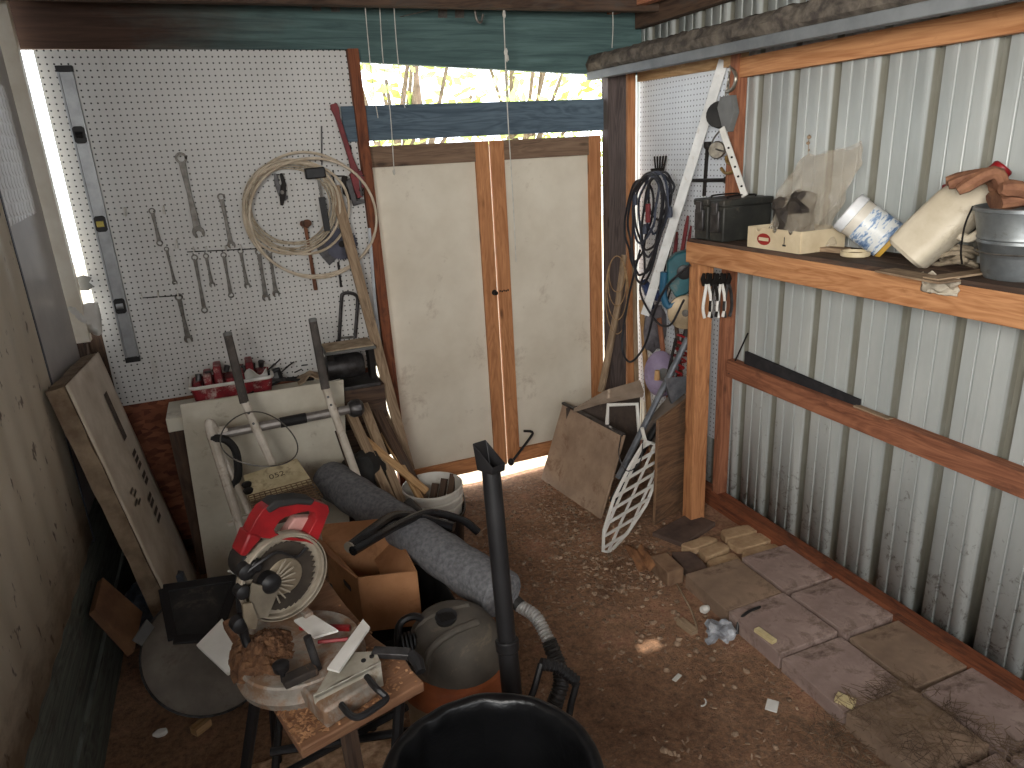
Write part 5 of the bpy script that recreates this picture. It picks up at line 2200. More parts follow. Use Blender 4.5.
m.tube(smooth_path([g0 + gd * .14 - gs * .06, g0 + gd * .16 - gs * .10, g0 + gd * .25 - gs * .095, g0 + gd * .29 - gs * .045], 5), .013, 8)
m.build('handle', JUG, root)

# ---- galvanised bucket with brown leather gloves
gb = at_z(1012, 276, SH)
gb = V(2.12, gb.y - .02, SH)
root = thing('metal_bucket', gb, 'galvanised metal bucket on the shelf at the right edge, filled with leather gloves', 'bucket')
GALV = pm('galvanised_bucket', srgb(142, 146, 146), srgb(112, 116, 118), 9, .45, .7, .06, None, srgb(96, 90, 82), 10, .25)
m = MB()
m.lathe([(.084, 0), (.088, .008), (.088, .02), (.112, .10), (.116, .104), (.114, .112), (.118, .116), (.116, .124), (.13, .19), (.137, .192), (.137, .202), (.13, .204), (.126, .195), (.092, .015)], gb, n=40)
m.build('pail', GALV, root)
m = MB()
m.tube([gb + V(.116 * math.cos(a), .116 * math.sin(a), .078) for a in [2 * PI * k / 32 for k in range(32)]], .0025, 6, True)
m.build('wire_bail', STEEL, root)
LEA = pm('brown_leather', srgb(140, 98, 72), srgb(96, 62, 46), 18, .8, 0, .4, 50, srgb(150, 112, 84), 14, .3)
def glove(c, ang, s, label, mat=LEA):
    root = thing('leather_glove', c, label, 'glove')
    R = Matrix.Translation(c) @ Matrix.Rotation(ang, 4, 'Z') @ Matrix.Rotation(-.35, 4, 'Y')
    m = MB()
    m.ball((0, 0, .012), .05, 20, (1.1, .95, .45), .25, ang)
    m.tube([(-.11, 0, .02), (-.06, 0, .012), (-.02, 0, .012)], [.045, .04, .04], 12, sq=(1, .5))
    m.xf(Matrix.Scale(s, 4)).xf(R)
    m.jitter(.008, 22, ang)
    m.build('palm', mat, root)
    for i, (dy, L_) in enumerate(((-.036, .07), (-.012, .085), (.012, .08), (.034, .06))):
        m = MB()
        m.tube(smooth_path([(.03, dy * .8, .012), (.065, dy * 1.1, .024 + .004 * i), (.05 + L_, dy * 1.25, -.004 - .005 * i)], 4), [.015] * 8 + [.010], 8)
        m.xf(Matrix.Scale(s, 4)).xf(R)
        m.build('finger', mat, root)
    m = MB()
    m.tube(smooth_path([(-.02, .035, .01), (.01, .07, .02), (.045, .085, .012)], 4), [.017] * 8 + [.011], 8)
    m.xf(Matrix.Scale(s, 4)).xf(R)
    m.build('thumb', mat, root)
glove(gb + V(-.03, .03, .225), 2.3, 1.3, 'brown leather glove on top of the metal bucket hanging towards the white jug')
glove(gb + V(.02, -.05, .245), -.6, 1.35, 'brown leather glove lying across the right side of the metal bucket')
m = MB()
q = at_x(955, 187, 2.14)
m.ball(q, .03, 20, (1.2, 1.1, .75), .3, 2)
tag(m.build('red_ball', RED), 'red lump resting against the gloves above the white jug', 'ball')

# ---- small things on the shelf
p = at_z(855, 256, SH)
root = thing('cream_lid', p, 'cream round cap lying upside down on the shelf before the tub', 'cap')  # a cream lid with residue in it
m = MB()
m.lathe([(.046, 0), (.05, .003), (.05, .018), (.046, .018), (.044, .005), (0, .004)], p, n=28)
m.build('rim', pm('lid_cream', srgb(210, 196, 164), srgb(188, 172, 138), 14, .5), root)
m = MB()
m.lathe([(.040, .0075), (.03, .010), (0, .011)], p, n=16, cap0=True)
m.build('residue', pm('residue', srgb(150, 124, 86), srgb(104, 84, 58), 60, .9, 0, .6), root)
m = MB()
q = at_z(834, 252, SH)
m.obox(q + V(0, 0, .009), [V(.2, -1, 0).normalized(), V(1, .2, 0).normalized(), V(0, 0, 1)], (.05, .025, .008))
tag(m.build('wood_scrap', W_OLD), 'small grey wood scrap between the fruit box and the cream cap', 'scrap')
m = MB()
a, c = at_z(885, 270, SH + .004), at_z(950, 282, SH + .004)
m.beam(a, c, .08, .006)
tag(m.build('thin_board', W_OLD), 'thin brown board lying on the shelf edge below the white jug', 'board')
m = MB()
a, c = at_z(925, 281, SH + .004), at_z(1020, 268, SH + .004)
m.beam(a + V(.02, .0, .004), c + V(.04, 0, .004), .05, .006)
tag(m.build('thin_board', W_OLD), 'thin brown board lying on the shelf below the metal bucket', 'board')
m = MB()
q0_ = at_x(921, 284, SX - .03)
def wad(u, v):
    return V(SX - .026 - .012 * math.sin(PI * u) + .018 * noise.noise(V(u * 4, v * 4, 2)), q0_.y - .12 * u + .01 * noise.noise(V(v * 5, u * 3, 5)), SH + .008 - .058 * v + .012 * noise.noise(V(u * 5, v * 2, 9)))
m.sheet(wad, 14, 10)
tag(m.build('paper_rag', pm('grey_paper', srgb(186, 176, 158), srgb(150, 140, 124), 16, .85), solid=.004), 'crumpled grey paper hanging over the front of the shelf', 'paper')
m = MB()
q = at_z(950, 266, SH)
for i in range(5):
    pts = []
    for k in range(14):
        a = 2 * PI * k / 14
        pts.append(q + V(.035 * math.sin(a + i) * (1 + .2 * i) + .01, .075 * math.cos(a) * (1 - .1 * i), .012 + .009 * i + .010 * math.sin(2 * a + i)))
    m.tube(smooth_path(pts, 3, True), .0075, 7, True)
tag(m.build('cord_bundle', pm('dirty_cord', srgb(160, 146, 124), srgb(112, 100, 84), 30, .85)), 'bundle of dirty pale cord on the shelf between jug and metal bucket', 'cord')
m = MB()
m.tube(smooth_path([at_x(973, 206, 2.03), at_x(965, 225, 2.02), at_x(961, 250, 2.02), at_x(962, 264, 2.04)], 6), .003, 6)
tag(m.build('wire', IRON), 'dark wire hanging from the metal bucket rim to the shelf', 'wire')
m = MB()
for (x_, y_, r_) in ((809, 137, .008), (808, 143, .007), (809, 150, .004)):
    m.ball(at_x(x_, y_, 2.255), r_, 10, (1, 1, 1), .3)
m.tube([at_x(809, 134, 2.262), at_x(808, 158, 2.262)], .0015, 5)
tag(m.build('mud_nest', W_OLD), 'small string of mud lumps on the wall above the plastic bag', 'nest')

# ---- rail extras
m = MB()
a, c = at_x(736, 369, 2.20), at_x(848, 418, 2.20)
m.quad_slab([V(2.262, a.y, .81), V(2.262, c.y, .81), V(2.262, c.y, .858), V(2.262, a.y, .895)], .014)
tag(m.build('black_felt', pm('black_felt_strip', srgb(46, 44, 46), srgb(32, 31, 33), 20, .9)), 'black felt strip lying on the wall rail', 'strip')
m = MB()
a, c = at_x(850, 419, 2.22), at_x(884, 433, 2.22)
m.beam((2.245, a.y, .825), (2.245, c.y, .822), .03, .02)
tag(m.build('pale_batten', W_OLD), 'short pale batten on the wall rail right of the black felt', 'batten')

# ---- pliers hanging on the post
for i, (x_, lab) in enumerate(((706, 'leftmost of the pliers hanging under the shelf end'), (713, 'second pliers from the left hanging under the shelf end'), (720, 'third pliers from the left hanging under the shelf end'), (727, 'rightmost of the pliers hanging under the shelf end'))):
    p = at_y(x_, 284, 2.645)
    root = thing('pliers', p, lab, 'pliers', 'pliers hanging under the shelf')
    m = MB()
    m.flat(strip2d([(-.008, .05), (-.014, .025), (.0, -.005)], [.008, .02, .028]), p, V(1, 0, 0), V(0, 0, 1), -.012)
    m.flat(strip2d([(.008, .05), (.014, .025), (.0, -.005)], [.008, .02, .028]), p + V(0, -.004, 0), V(1, 0, 0), V(0, 0, 1), -.012)
    m.build('jaws', IRON, root, bevel=.001)
    for s in (-1, 1):
        m = MB()
        m.tube(smooth_path([p + V(.004 * s, -.01, 0), p + V(.016 * s, -.014, -.05), p + V(.022 * s, -.014, -.11), p + V(.012 * s, -.014, -.155)], 4), .0075, 8)
        m.build('handle', [WHITE, IRON, WHITE, STEEL_D][i], root)

# ================================================================ corner clutter
# tool handles and sticks standing in the corner
for (x0, y0, x1, y1, Y0, Y1, r_, mt, lab) in (
        (637, 402, 634, 262, 3.40, 3.50, .014, W_OLD, 'thin grey tool handle standing in the corner nearest the door post'),
        (648, 398, 641, 300, 3.38, 3.46, .016, W_STICK, 'pale tool handle standing in the corner behind the cords'),
        (668, 392, 659, 318, 3.12, 3.20, .015, W_RED, 'reddish tool handle standing in the corner behind the coil spring'),
        (683, 400, 676, 322, 3.0, 3.05, .013, W_DARK, 'dark tool handle standing in the corner beside the coil spring')):
    a, c = at_y(x0, y0, Y0), at_y(x1, y1, Y1)
    m = MB()
    a = a + (a - c) * ((a.z - .01) / max(c.z - a.z, .05))
    m.tube([a, a.lerp(c, .5), c], [r_, r_, r_ * .9], 10)
    tag(m.build('tool_handle', mt), lab, 'tool', 'tool handles in the corner')
m = MB()
m.ball(at_y(655, 330, 3.3), .085, 20, (.8, .5, 1.5), .5, 5)
tag(m.build('grey_sack', pm('grey_sack', srgb(112, 108, 112), srgb(78, 74, 78), 14, .8, 0, .3)), 'crumpled grey sack hanging below the cord coil', 'sack')
m = MB()
for k in range(5):
    e = at_x(668 + 3 * k, 240 + 4 * k, 2.2)
    m.tube(smooth_path([e, e + V(-.02, .01, -.10), e + V(-.05 - .01 * k, -.02, -.16 - .02 * k), e + V(-.04, .02, -.26)], 5), .005, 6)
tag(m.build('black_cable', IRON), 'bunch of short black cables hanging behind the teal saw', 'cable')
# long white lath
m = MB()
m.beam(at_x(724, 60, 2.235), at_x(645, 315, 1.98), .045, .012, V(-1, -1, 0))
tag(m.build('white_lath', pm('painted_lath', srgb(214, 214, 212), srgb(190, 190, 188), 10, .6, 0, .04, None, srgb(160, 140, 120), 18, .2)), 'long white painted lath slanting across the corner pegboard', 'lath')
# lug wrench
root = thing('lug_wrench', at_x(708, 180, 2.245), 'black cross shaped lug wrench on the corner pegboard', 'lug wrench')
lc = at_x(706, 180, 2.24)
m = MB()
m.tube([at_x(707.5, 145, 2.24), at_x(704, 196, 2.24)], .009, 8)
m.build('bar', IRON, root)
m = MB()
m.tube([at_x(690, 180.5, 2.235), at_x(727, 180, 2.235)], .009, 8)
m.build('cross_bar', IRON, root)
for q, r_ in (((707.5, 145), .018), ((727, 180), .017)):
    m = MB()
    e = at_x(q[0], q[1], 2.237)
    m.lathe([(.010, -.02), (r_, -.01), (r_, .015), (r_ * .7, .015), (r_ * .65, 0)], e, (e - lc), 12)
    m.build('socket', IRON, root)
# come-along winch
root = thing('hand_winch', at_x(728, 70, 2.25), 'hanging hand winch with black drum, chain hooks and white ratchet bar', 'winch')
CH = pm('zinc_chain', srgb(150, 144, 132), srgb(110, 104, 94), 30, .4, .7, .1)
m = MB()
pts = [at_x(731, 66, 2.22), at_x(736, 76, 2.2), at_x(733, 88, 2.2), at_x(726, 92, 2.2)]
m.tube(smooth_path(pts, 5), .008, 8)
m.build('top_hook', CH, root)
m = MB()
for k in range(6):
    c_ = at_x(731 - .8 * k, 70 + 4.6 * k, 2.215)
    ring = [c_ + V(0, .011 * math.cos(2 * PI * j / 10) * (1 if k % 2 else .35), .017 * math.sin(2 * PI * j / 10)) + V(.009 * math.cos(2 * PI * j / 10) * (0 if k % 2 else 1), 0, 0) for j in range(10)]
    m.tube(ring, .0032, 6, True)
m.build('chain', CH, root)
m = MB()
wc_ = at_x(720, 115, 2.2)
m.lathe([(.055, -.028), (.058, -.024), (.03, -.016), (.03, .016), (.058, .024), (.055, .028)], wc_, V(-.8, -.6, .1), 20)
m.build('drum', BLKR, root)
m = MB()
pl = [at_x(*q_, 2.175) for q_ in ((720, 97), (731, 95), (734, 112), (728, 132), (722, 128), (717, 108))]
m.poly_slab(pl, V(.03, 0, 0))
m.build('side_plate', GREYP, root, bevel=.002)
m = MB()
m.beam(at_x(722, 128, 2.17), at_x(745, 196, 2.13), .028, .008, V(-1, -.6, 0))
m.build('ratchet_bar', WHITE, root)
m = MB()
for k in range(5):
    q = at_x(722, 128, 2.16).lerp(at_x(745, 196, 2.12), .3 + .14 * k)
    m.lathe([(.005, 0), (.005, .004), (0, .004)], q, (-1, -.6, 0), 8)
m.build('rivet', IRON, root)
m = MB()
q = at_x(717, 150, 2.18)
m.lathe([(.035, -.012), (.04, 0), (.035, .012)], q, (-.8, -.6, 0), 14)
m.build('lower_pulley', CH, root)
m = MB()
pts = [at_x(*q_, 2.17) for q_ in ((726, 156), (727, 162), (733, 166), (732, 172), (725, 173), (721, 168))]
m.tube(smooth_path(pts, 4), [.007] * 21, 8)
m.build('lower_hook', pm('brass_hook', srgb(150, 120, 70), srgb(112, 88, 52), 20, .45, .6), root)
m = MB()
m.tube(smooth_path([at_x(722, 128, 2.18), at_x(713, 140, 2.16), at_x(714, 148, 2.17), at_x(726, 152, 2.17)], 5), .004, 6)
m.build('cable', STEEL, root)

# ---- coil of extension cords
CORD = pm('black_cord', srgb(42, 42, 46), srgb(30, 30, 34), 20, .5)
CORDB = pm('blue_black_cord', srgb(58, 64, 78), srgb(42, 46, 58), 20, .5)
root = thing('cord_coil', at_x(658, 165, 2.19), 'coil of long black extension cords hanging in the corner from a dark bracket', 'cord')
m = MB()
hx = at_x(659, 166, 2.19)
for k in range(5):
    m.beam(hx + V(.02 - .012 * k, -.012, -.02), hx + V(.03 - .018 * k, -.02, .05), .007, .007)
m.beam(hx + V(.02, 0, -.02), hx + V(-.05, -.02, -.02), .03, .02)
m.build('bracket', IRON, root)
loops = [((657, 172), 18, 85, 2.05), ((655, 172), 24, 78, 2.09), ((650, 175), 22, 100, 2.02), ((660, 174), 14, 60, 2.06), ((653, 174), 20, 110, 2.0), ((662, 172), 16, 48, 2.1), ((648, 176), 16, 68, 2.0), ((642, 180), 17, 82, 2.11), ((656, 178), 12, 95, 1.99)]
for i, ((x_, y_), rx_, ln, X_) in enumerate(loops):
    pts = []
    for k in range(16):
        a = 2 * PI * k / 16
        yy = y_ + ln * (1 - math.cos(a)) / 2
        xx = x_ + rx_ * math.sin(a) * (.75 + .25 * math.cos(a)) + rng.uniform(-1.5, 1.5) - ln * .05 * (1 - math.cos(a))
        pts.append(at_x(xx, yy, X_ - .02 * math.sin(a + i)))
    m = MB()
    m.tube(smooth_path(pts, 4, True), .0062, 7, True)
    m.build('cord_loop', CORD if i % 3 else CORDB, root)
m = MB()
m.tube(smooth_path([at_x(640, 250, 2.0), at_x(628, 300, 2.0), at_x(622, 345, 1.98), at_x(630, 362, 1.97), at_x(645, 345, 1.95), at_x(655, 310, 1.93), at_x(668, 285, 1.93), at_x(690, 265, 1.95)], 6), .0062, 7)
m.tube(smooth_path([at_x(650, 262, 1.97), at_x(640, 290, 1.96), at_x(655, 320, 1.93), at_x(670, 325, 1.92), at_x(684, 300, 1.92)], 6), .0055, 7)
m.build('loose_end', CORD, root)
m = MB()
for q in ((635, 199), (670, 211), (645, 228)):
    e = at_x(q[0], q[1], 1.99)
    m.tube([e + V(0, 0, .02), e, e + V(0, 0, -.03)], [.008, .014, .012], 8)
m.build('plug', CORDB, root)
m = MB()
e = at_x(648, 213, 1.97)
m.tube([e + V(0, 0, .045), e + V(0, 0, -.045)], .013, 10)
tag(m.build('screwdriver', DKRED), 'small red ribbed screwdriver among the black cords', 'screwdriver')

# ---- teal circular saw hanging
TEAL = pm('teal_plastic', srgb(36, 88, 96), srgb(26, 68, 76), 8, .45, 0, .04, None, srgb(110, 104, 92), 12, .2)
sc_ = at_y(682, 272, 2.84)
root = thing('circular_saw', sc_, 'teal circular saw hanging behind the shelf post', 'circular saw')
su, sv = V(.86, -.5, 0), V(0, 0, 1)
sn_ = su.cross(sv)
if sn_.dot(CAM - sc_) < 0:
    sn_ = -sn_
m = MB()
pl = [at_plane(*q_, sc_, sn_) for q_ in ((667, 262), (676, 254), (690, 250), (697, 256), (696, 280), (688, 294), (676, 298), (667, 284))]
m.poly_slab(pl, -sn_ * .07)
m.build('motor_housing', TEAL, root, bevel=.008)
m = MB()
bc_ = at_plane(685, 312, sc_, sn_) + sn_ * .01
m.lathe([(.078, -.03), (.085, -.02), (.085, .0), (.07, .008), (.02, .01), (0, .01)], bc_, sn_, 28)
m.build('blade_guard', pm('tan_guard', srgb(170, 152, 124), srgb(136, 120, 96), 10, .5, .2), root)
m = MB()
m.tube(smooth_path([at_plane(664, 272, sc_, sn_), at_plane(663, 292, sc_, sn_), at_plane(668, 306, sc_, sn_), at_plane(680, 300, sc_, sn_)], 5), .018, 8)
m.build('handle', pm('teal_dark', srgb(38, 84, 110), srgb(28, 64, 86), 9, .5), root)
m = MB()
m.lathe([(.035, 0), (.035, .012), (.02, .016), (0, .016)], at_plane(684, 272, sc_, sn_), sn_, 18)
m.build('end_cap', BLK, root)
m = MB()
bolt_ = bc_ + sn_ * .012
m.lathe([(.018, 0), (.018, .008), (0, .009)], bolt_, sn_, 8)
m.build('arbor_bolt', STEEL, root)
# blue tool
m = MB()
e = at_x(650, 292, 2.03)
m.tube([e + V(-.01, .05, .05), e, e + V(.02, -.07, -.02)], [.02, .032, .026], 10)
m.tube([e, e + V(.02, .02, -.09)], .018, 8)
tag(m.build('hand_drill', pm('navy_plastic', srgb(50, 66, 104), srgb(36, 46, 74), 10, .5)), 'dark blue drill shaped tool among the cords', 'drill')
# red long nose tools upright in the corner
for (x0, y0, x1, y1, r_, lab) in ((674, 262, 677, 232, .010, 'red handle standing left of the teal saw'), (681, 258, 688, 216, .011, 'tall red handle standing above the teal saw'), (686, 262, 691, 226, .008, 'thin red handle beside the tall red handle above the teal saw')):
    m = MB()
    a, c = at_x(x0, y0, 2.14), at_x(x1, y1, 2.2)
    m.tube([a, a.lerp(c, .7), c], [r_, r_, r_ * .6], 8)
    tag(m.build('long_tool', DKRED), lab, 'tool')
# lavender round helmet-like disc
pc = at_y(661, 374, 3.05)
root = thing('lavender_disc', pc, 'lavender round plastic disc standing in the corner under the cords', 'disc')
m = MB()
pn_ = V(-.35, -1, .25).normalized()
m.lathe([(0, .05), (.06, .044), (.11, .02), (.125, -.005), (.12, -.012)], pc, pn_, 32, xdir=(0, 0, 1), squash=.72)
m.build('shell', pm('lavender', srgb(150, 136, 160), srgb(122, 108, 132), 8, .5, 0, .04, None, srgb(104, 92, 86), 10, .25), root)
m = MB()
m.lathe([(.03, .0), (.035, .006), (.02, .008)], pc + pn_ * .046, pn_, 16)
m.build('boss', GREYP, root)
# red coil spring strut
s0, s1 = at_y(686, 332, 2.9), at_y(672, 384, 2.86)
root = thing('coil_spring', s1, 'red coil spring around a dark rod standing in the corner', 'spring')
ax_ = (s1 - s0)
s_, u_ = _frame(ax_)
hp = []
for k in range(110):
    a = k * 2 * PI / 14
    hp.append(s0 + ax_ * (k / 109) + (s_ * math.cos(a) + u_ * math.sin(a)) * .036)
m = MB()
m.tube(hp, .006, 6)
m.build('coil', RED, root)
m = MB()
m.tube([s0 - ax_ * .15, s1 + ax_ * .2], .014, 8)
m.build('rod', STEEL_D, root)
# grey pipe, black pipe, bar
def rod(name, a, c, r_, mat, lab, cat, ext_=True):
    m = MB()
    m.tube([a, c], r_, 10)
    return tag(m.build(name, mat), lab, cat)
GP = pm('grey_pipe', srgb(122, 126, 132), srgb(92, 96, 102), 20, .4, .5, .05)
rod('grey_pipe', at_y(688, 338, 2.80), at_y(618, 478, 2.86), .016, GP, 'grey metal pipe slanting down from the shelf post behind the white lattice', 'pipe')
rod('black_pipe', at_y(657, 425, 2.88), at_y(612, 502, 2.95), .020, BLK, 'black pipe slanting down into the gap beside the metal sheet', 'pipe')
rod('black_rod', at_y(676, 338, 2.84), at_y(664, 392, 2.84), .008, IRON, 'thin black rod left of the red coil spring', 'rod')
rod('thin_spike', at_y(748, 333, 2.66), at_y(729, 374, 2.70), .004, IRON, 'thin dark spike leaning behind the shelf post', 'spike')
m = MB()
q = [at_y(*p_, 2.80) for p_ in ((664, 378), (690, 376), (694, 386), (672, 404))]
m.poly_slab(q, V(.01, .03, -.01))
tag(m.build('angle_plate', GP, bevel=.002), 'small grey angled plate on the grey pipe', 'plate')
m = MB()
e = at_y(655, 375, 2.92)
m.tube([e + V(0, -.02, .03), e + V(0, -.02, -.02)], [.012, .016], 8)
tag(m.build('wooden_finial', W_STICK), 'small pale wooden finial in front of the lavender disc', 'finial')

# ---- rusty sheet metal firebox panels
SHT = pm('dusty_sheet', srgb(166, 142, 120), srgb(134, 112, 94), 5, .8, 0, .1, None, srgb(108, 78, 60), 6, .3)
a0, a1 = at_z(541, 479, 0.0), at_z(600, 519, 0.0)
b0, b1 = at_y(563, 403, a0.y + .02), at_y(624, 435, a1.y + .03)
root = thing('metal_sheet', (a0 + a1) / 2, 'large brown dusty sheet metal panel leaning in front of the right door', 'panel')
m = MB()
m.quad_slab([a0, a1, b1, b0], -.008)
m.build('sheet', SHT, root)
m = MB()
m.beam(b0, b1, .02, .012)
m.build('top_flange', STEEL_D, root)
m = MB()
m.beam(a1.lerp(b1, .02), b1, .014, .012)
m.build('side_flange', SHT, root)
DKP = pm('dark_rusty_sheet', srgb(84, 72, 64), srgb(56, 48, 44), 6, .75, .1, .1, None, srgb(110, 92, 76), 8, .25)
c0, c1 = at_y(566, 408, 3.45), at_y(640, 395, 3.30)
m = MB()
m.quad_slab([V(c0.x, c0.y, 0), V(c1.x, c1.y, 0), c1, c0], .006)
tag(m.build('rusty_sheet', DKP), 'dark sheet panel standing behind the brown dusty panel', 'panel')
m = MB()
q = [at_y(574, 408, 3.30), at_y(600, 400, 3.18), at_y(644, 392, 3.02), at_y(640, 380, 3.08), at_y(606, 390, 3.2)]
m.poly_slab(q, V(0, .01, -.03))
tag(m.build('tapered_board', pm('dusty_grey_board', srgb(146, 130, 114), srgb(120, 104, 90), 8, .85)), 'tapered dusty grey board lying on top of the panels', 'board')
m = MB()
m.tube([at_y(607, 424, 3.0), at_y(608, 405, 3.0), at_y(637, 404, 2.96), at_y(640, 440, 2.9)], .011, 8)
tag(m.build('bent_bracket', WHITE), 'white bent rod bracket sticking up behind the brown panel', 'bracket')
m = MB()
m.quad_slab([at_y(640, 430, 2.98), at_y(672, 392, 3.0), at_y(690, 396, 2.9), at_y(664, 470, 2.9)], .006)
tag(m.build('grey_plate', pm('grey_brown_plate', srgb(122, 110, 100), srgb(96, 86, 78), 8, .7)), 'grey brown plate leaning behind the old board by the post', 'plate')
q = [at_z(655, 526, 0), at_z(689, 503, 0), at_y(689, 398, 2.80), at_y(659, 421, 2.74)]
m = MB()
m.quad_slab(q, -.018)
tag(m.build('old_board', wood('stained_board', srgb(134, 104, 78), srgb(84, 62, 48), dirt=srgb(66, 56, 50), damt=.5), bevel=.003), 'stained old board leaning against the shelf post', 'board')

# ---- white lattice piece
lp0, lp1 = at_z(606, 551, .004), at_y(652, 440, 2.80)
ltan = (lp1 - lp0)
lnrm = ltan.cross(V(1, .35, 0)).normalized()
if lnrm.dot(CAM - lp0) < 0:
    lnrm = -lnrm
lat = [(645, 441), (654, 444), (659, 458), (656, 480), (646, 505), (628, 532), (610, 552), (603, 551), (604, 530), (614, 498), (630, 466)]
def inside_span(p, d):
    lo, hi = -1e9, 1e9
    n_ = len(lat)
    for i in range(n_):
        x0, y0 = lat[i]
        x1, y1 = lat[(i + 1) % n_]
        ex_, ey_ = x1 - x0, y1 - y0
        # inside is to the left-hand side for this winding (clockwise on screen)
        nx, ny = -ey_, ex_
        den = nx * d[0] + ny * d[1]
        num = nx * (x0 - p[0]) + ny * (y0 - p[1])
        if abs(den) < 1e-9:
            continue
        t_ = num / den
        if den > 0:
            lo = max(lo, t_)
        else:
            hi = min(hi, t_)
    return lo, hi
root = thing('lattice_piece', lp0, 'white lattice of flat crossing strips leaning in front of the corner clutter', 'lattice')
m = MB()
def lat_bar(p, d, w_, off):
    lo, hi = inside_span(p, d)
    if hi - lo < 3:
        return
    a = at_plane(p[0] + d[0] * lo, p[1] + d[1] * lo, lp0, lnrm) + lnrm * off
    c = at_plane(p[0] + d[0] * hi, p[1] + d[1] * hi, lp0, lnrm) + lnrm * off
    m.beam(a, c, w_, .005, lnrm)
for k in range(-3, 4):
    lat_bar((632 + k * 10.6, 497 + k * 3), (.40, -.92), .016, 0)
m.build('upright_strip', WHITE, root)
m = MB()
for k in range(-5, 6):
    lat_bar((632 - k * 6.4, 497 + k * 14.8), (.86, -.51), .015, .005)
m.build('cross_strip', WHITE, root)
m = MB()
pts = [at_plane(x_, y_, lp0, lnrm) for x_, y_ in lat]
m.tube(pts, .009, 6, True)
m.build('rim', WHITE, root)
m = MB()
m.tube([at_plane(646, 444, lp0, lnrm), at_plane(642, 428, lp0, lnrm)], .010, 8)
m.build('stub', WHITE, root)
# thin wire loop hanging from the panel
m = MB()
m.tube(smooth_path([at_y(621, 436, 2.86), at_y(619, 455, 2.78), at_y(627, 471, 2.72), at_y(640, 462, 2.70), at_y(643, 440, 2.74)], 6), .003, 6)
tag(m.build('wire', STEEL_D), 'thin wire hanging in a loop from the brown panel to the lattice', 'wire')

# ---- stick and rope by the door post
m = MB()
m.tube([at_y(601, 392, 3.46), at_y(618, 305, 3.52), at_y(624, 255, 3.55)], [.022, .02, .018], 8)
tag(m.build('wood_stake', W_OLD), 'old wooden stake leaning against the grey door post', 'stake')
m = MB()
for i in range(4):
    pts = []
    for k in range(14):
        a = 2 * PI * k / 14
        pts.append(at_y(617 + (8 + 1.2 * i) * math.sin(a), 256 + (18 + 7 * i) * (1 - math.cos(a)) / 1.0 + 0, 3.47 - .02 * math.cos(a)))
    m.tube(smooth_path(pts, 3, True), .003, 6, True)
tag(m.build('twine_loop', pm('tan_twine', srgb(170, 140, 104), srgb(130, 104, 76), 30, .9)), 'loops of thin tan twine hanging on the old wooden stake', 'twine')
# bent black rod against the door
m = MB()
m.tube(smooth_path([at_y(524, 431, 3.6), at_y(532, 432, 3.6), at_y(530, 438, 3.6), at_y(511, 463, 3.56)], 3), .008, 8)
m.ball(at_y(511, 462, 3.56), .02, 10, (1, 1, 1.2))
tag(m.build('bent_rod', BLK), 'black bent rod hooked against the bottom of the right door', 'rod')

# ================================================================ pavers, stones and litter
PAV = pm('pink_grey_paver', srgb(168, 146, 136), srgb(132, 112, 104), 4, .9, 0, .35, 40, srgb(88, 70, 60), 8, .5)
PAV2 = pm('brown_paver', srgb(150, 126, 106), srgb(118, 98, 82), 4, .9, 0, .25, 40, srgb(90, 72, 58), 8, .4)
rows_l = ['farthest paver of the left column, beside the flagstones', 'second paver of the left column, under the small yellow block', 'third paver of the left column, with the dark crack of dirt below it', 'fourth paver of the left column, half buried in dry grass', 'nearest paver of the left column, buried in dry grass']
rows_r = ['farthest paver along the metal wall, touching the flagstones', 'second paver along the metal wall', 'third paver along the metal wall', 'fourth paver along the metal wall', 'fifth paver along the metal wall at the right edge']
for colx, ys, labs, w_, z_ in (((1.645), (2.225, 1.93, 1.63, 1.335, 1.03), rows_l, .283, .05), ((1.952), (2.225, 1.915, 1.61, 1.305, 1.0), rows_r, .255, .046)):
    for i, (y1, lab) in enumerate(zip(ys, labs)):
        L_ = .286
        m = MB()
        dz_ = (.0, .006, -.004, .004, -.006)[i]
        a = .015 * (-1) ** i * (1 if colx > 1.8 else .4)
        c_ = V(colx + w_ / 2, y1 - L_ / 2, z_ / 2 + dz_)
        m.obox(c_, [V(a, 1, .008 * (-1) ** i).normalized(), V(1, -a, 0).normalized(), V(0, 0, 1)], (L_ / 2, w_ / 2, z_ / 2 + .01))
        tag(m.build('paver', PAV if (i + (colx > 1.8)) % 3 else PAV2, bevel=.003), lab, 'paver', 'square pavers along the right wall')
STN = pm('tan_flagstone', srgb(190, 162, 126), srgb(148, 120, 92), 9, .9, 0, .5, 34, srgb(90, 66, 48), 12, .35)
stones = [
    ([(670, 552), (693, 551), (712, 572), (693, 578)], W_OLD, 'flat brown flagstone touching the brick'),
    ([(698, 549), (720, 541), (731, 547), (707, 557)], STN, 'narrow tan flagstone left of the middle of the flagstone patch'),
    ([(707, 560), (733, 552), (745, 563), (714, 572)], STN, 'bright tan flagstone at the front corner beside the far paver'),
    ([(720, 530), (747, 524), (760, 530), (727, 538)], STN, 'rearmost tan flagstone of the patch'),
    ([(727, 540), (760, 532), (773, 540), (740, 549)], STN, 'large tan flagstone right of the patch middle'),
    ([(742, 550), (773, 543), (784, 550), (752, 559)], STN, 'tan flagstone touching the far paver along the wall'),
    ([(680, 544), (707, 535), (719, 539), (693, 549)], STN, 'dull flagstone nearest the shelf post'),
]
DKS = pm('dark_stone', srgb(96, 78, 68), srgb(70, 56, 50), 8, .95, 0, .4)
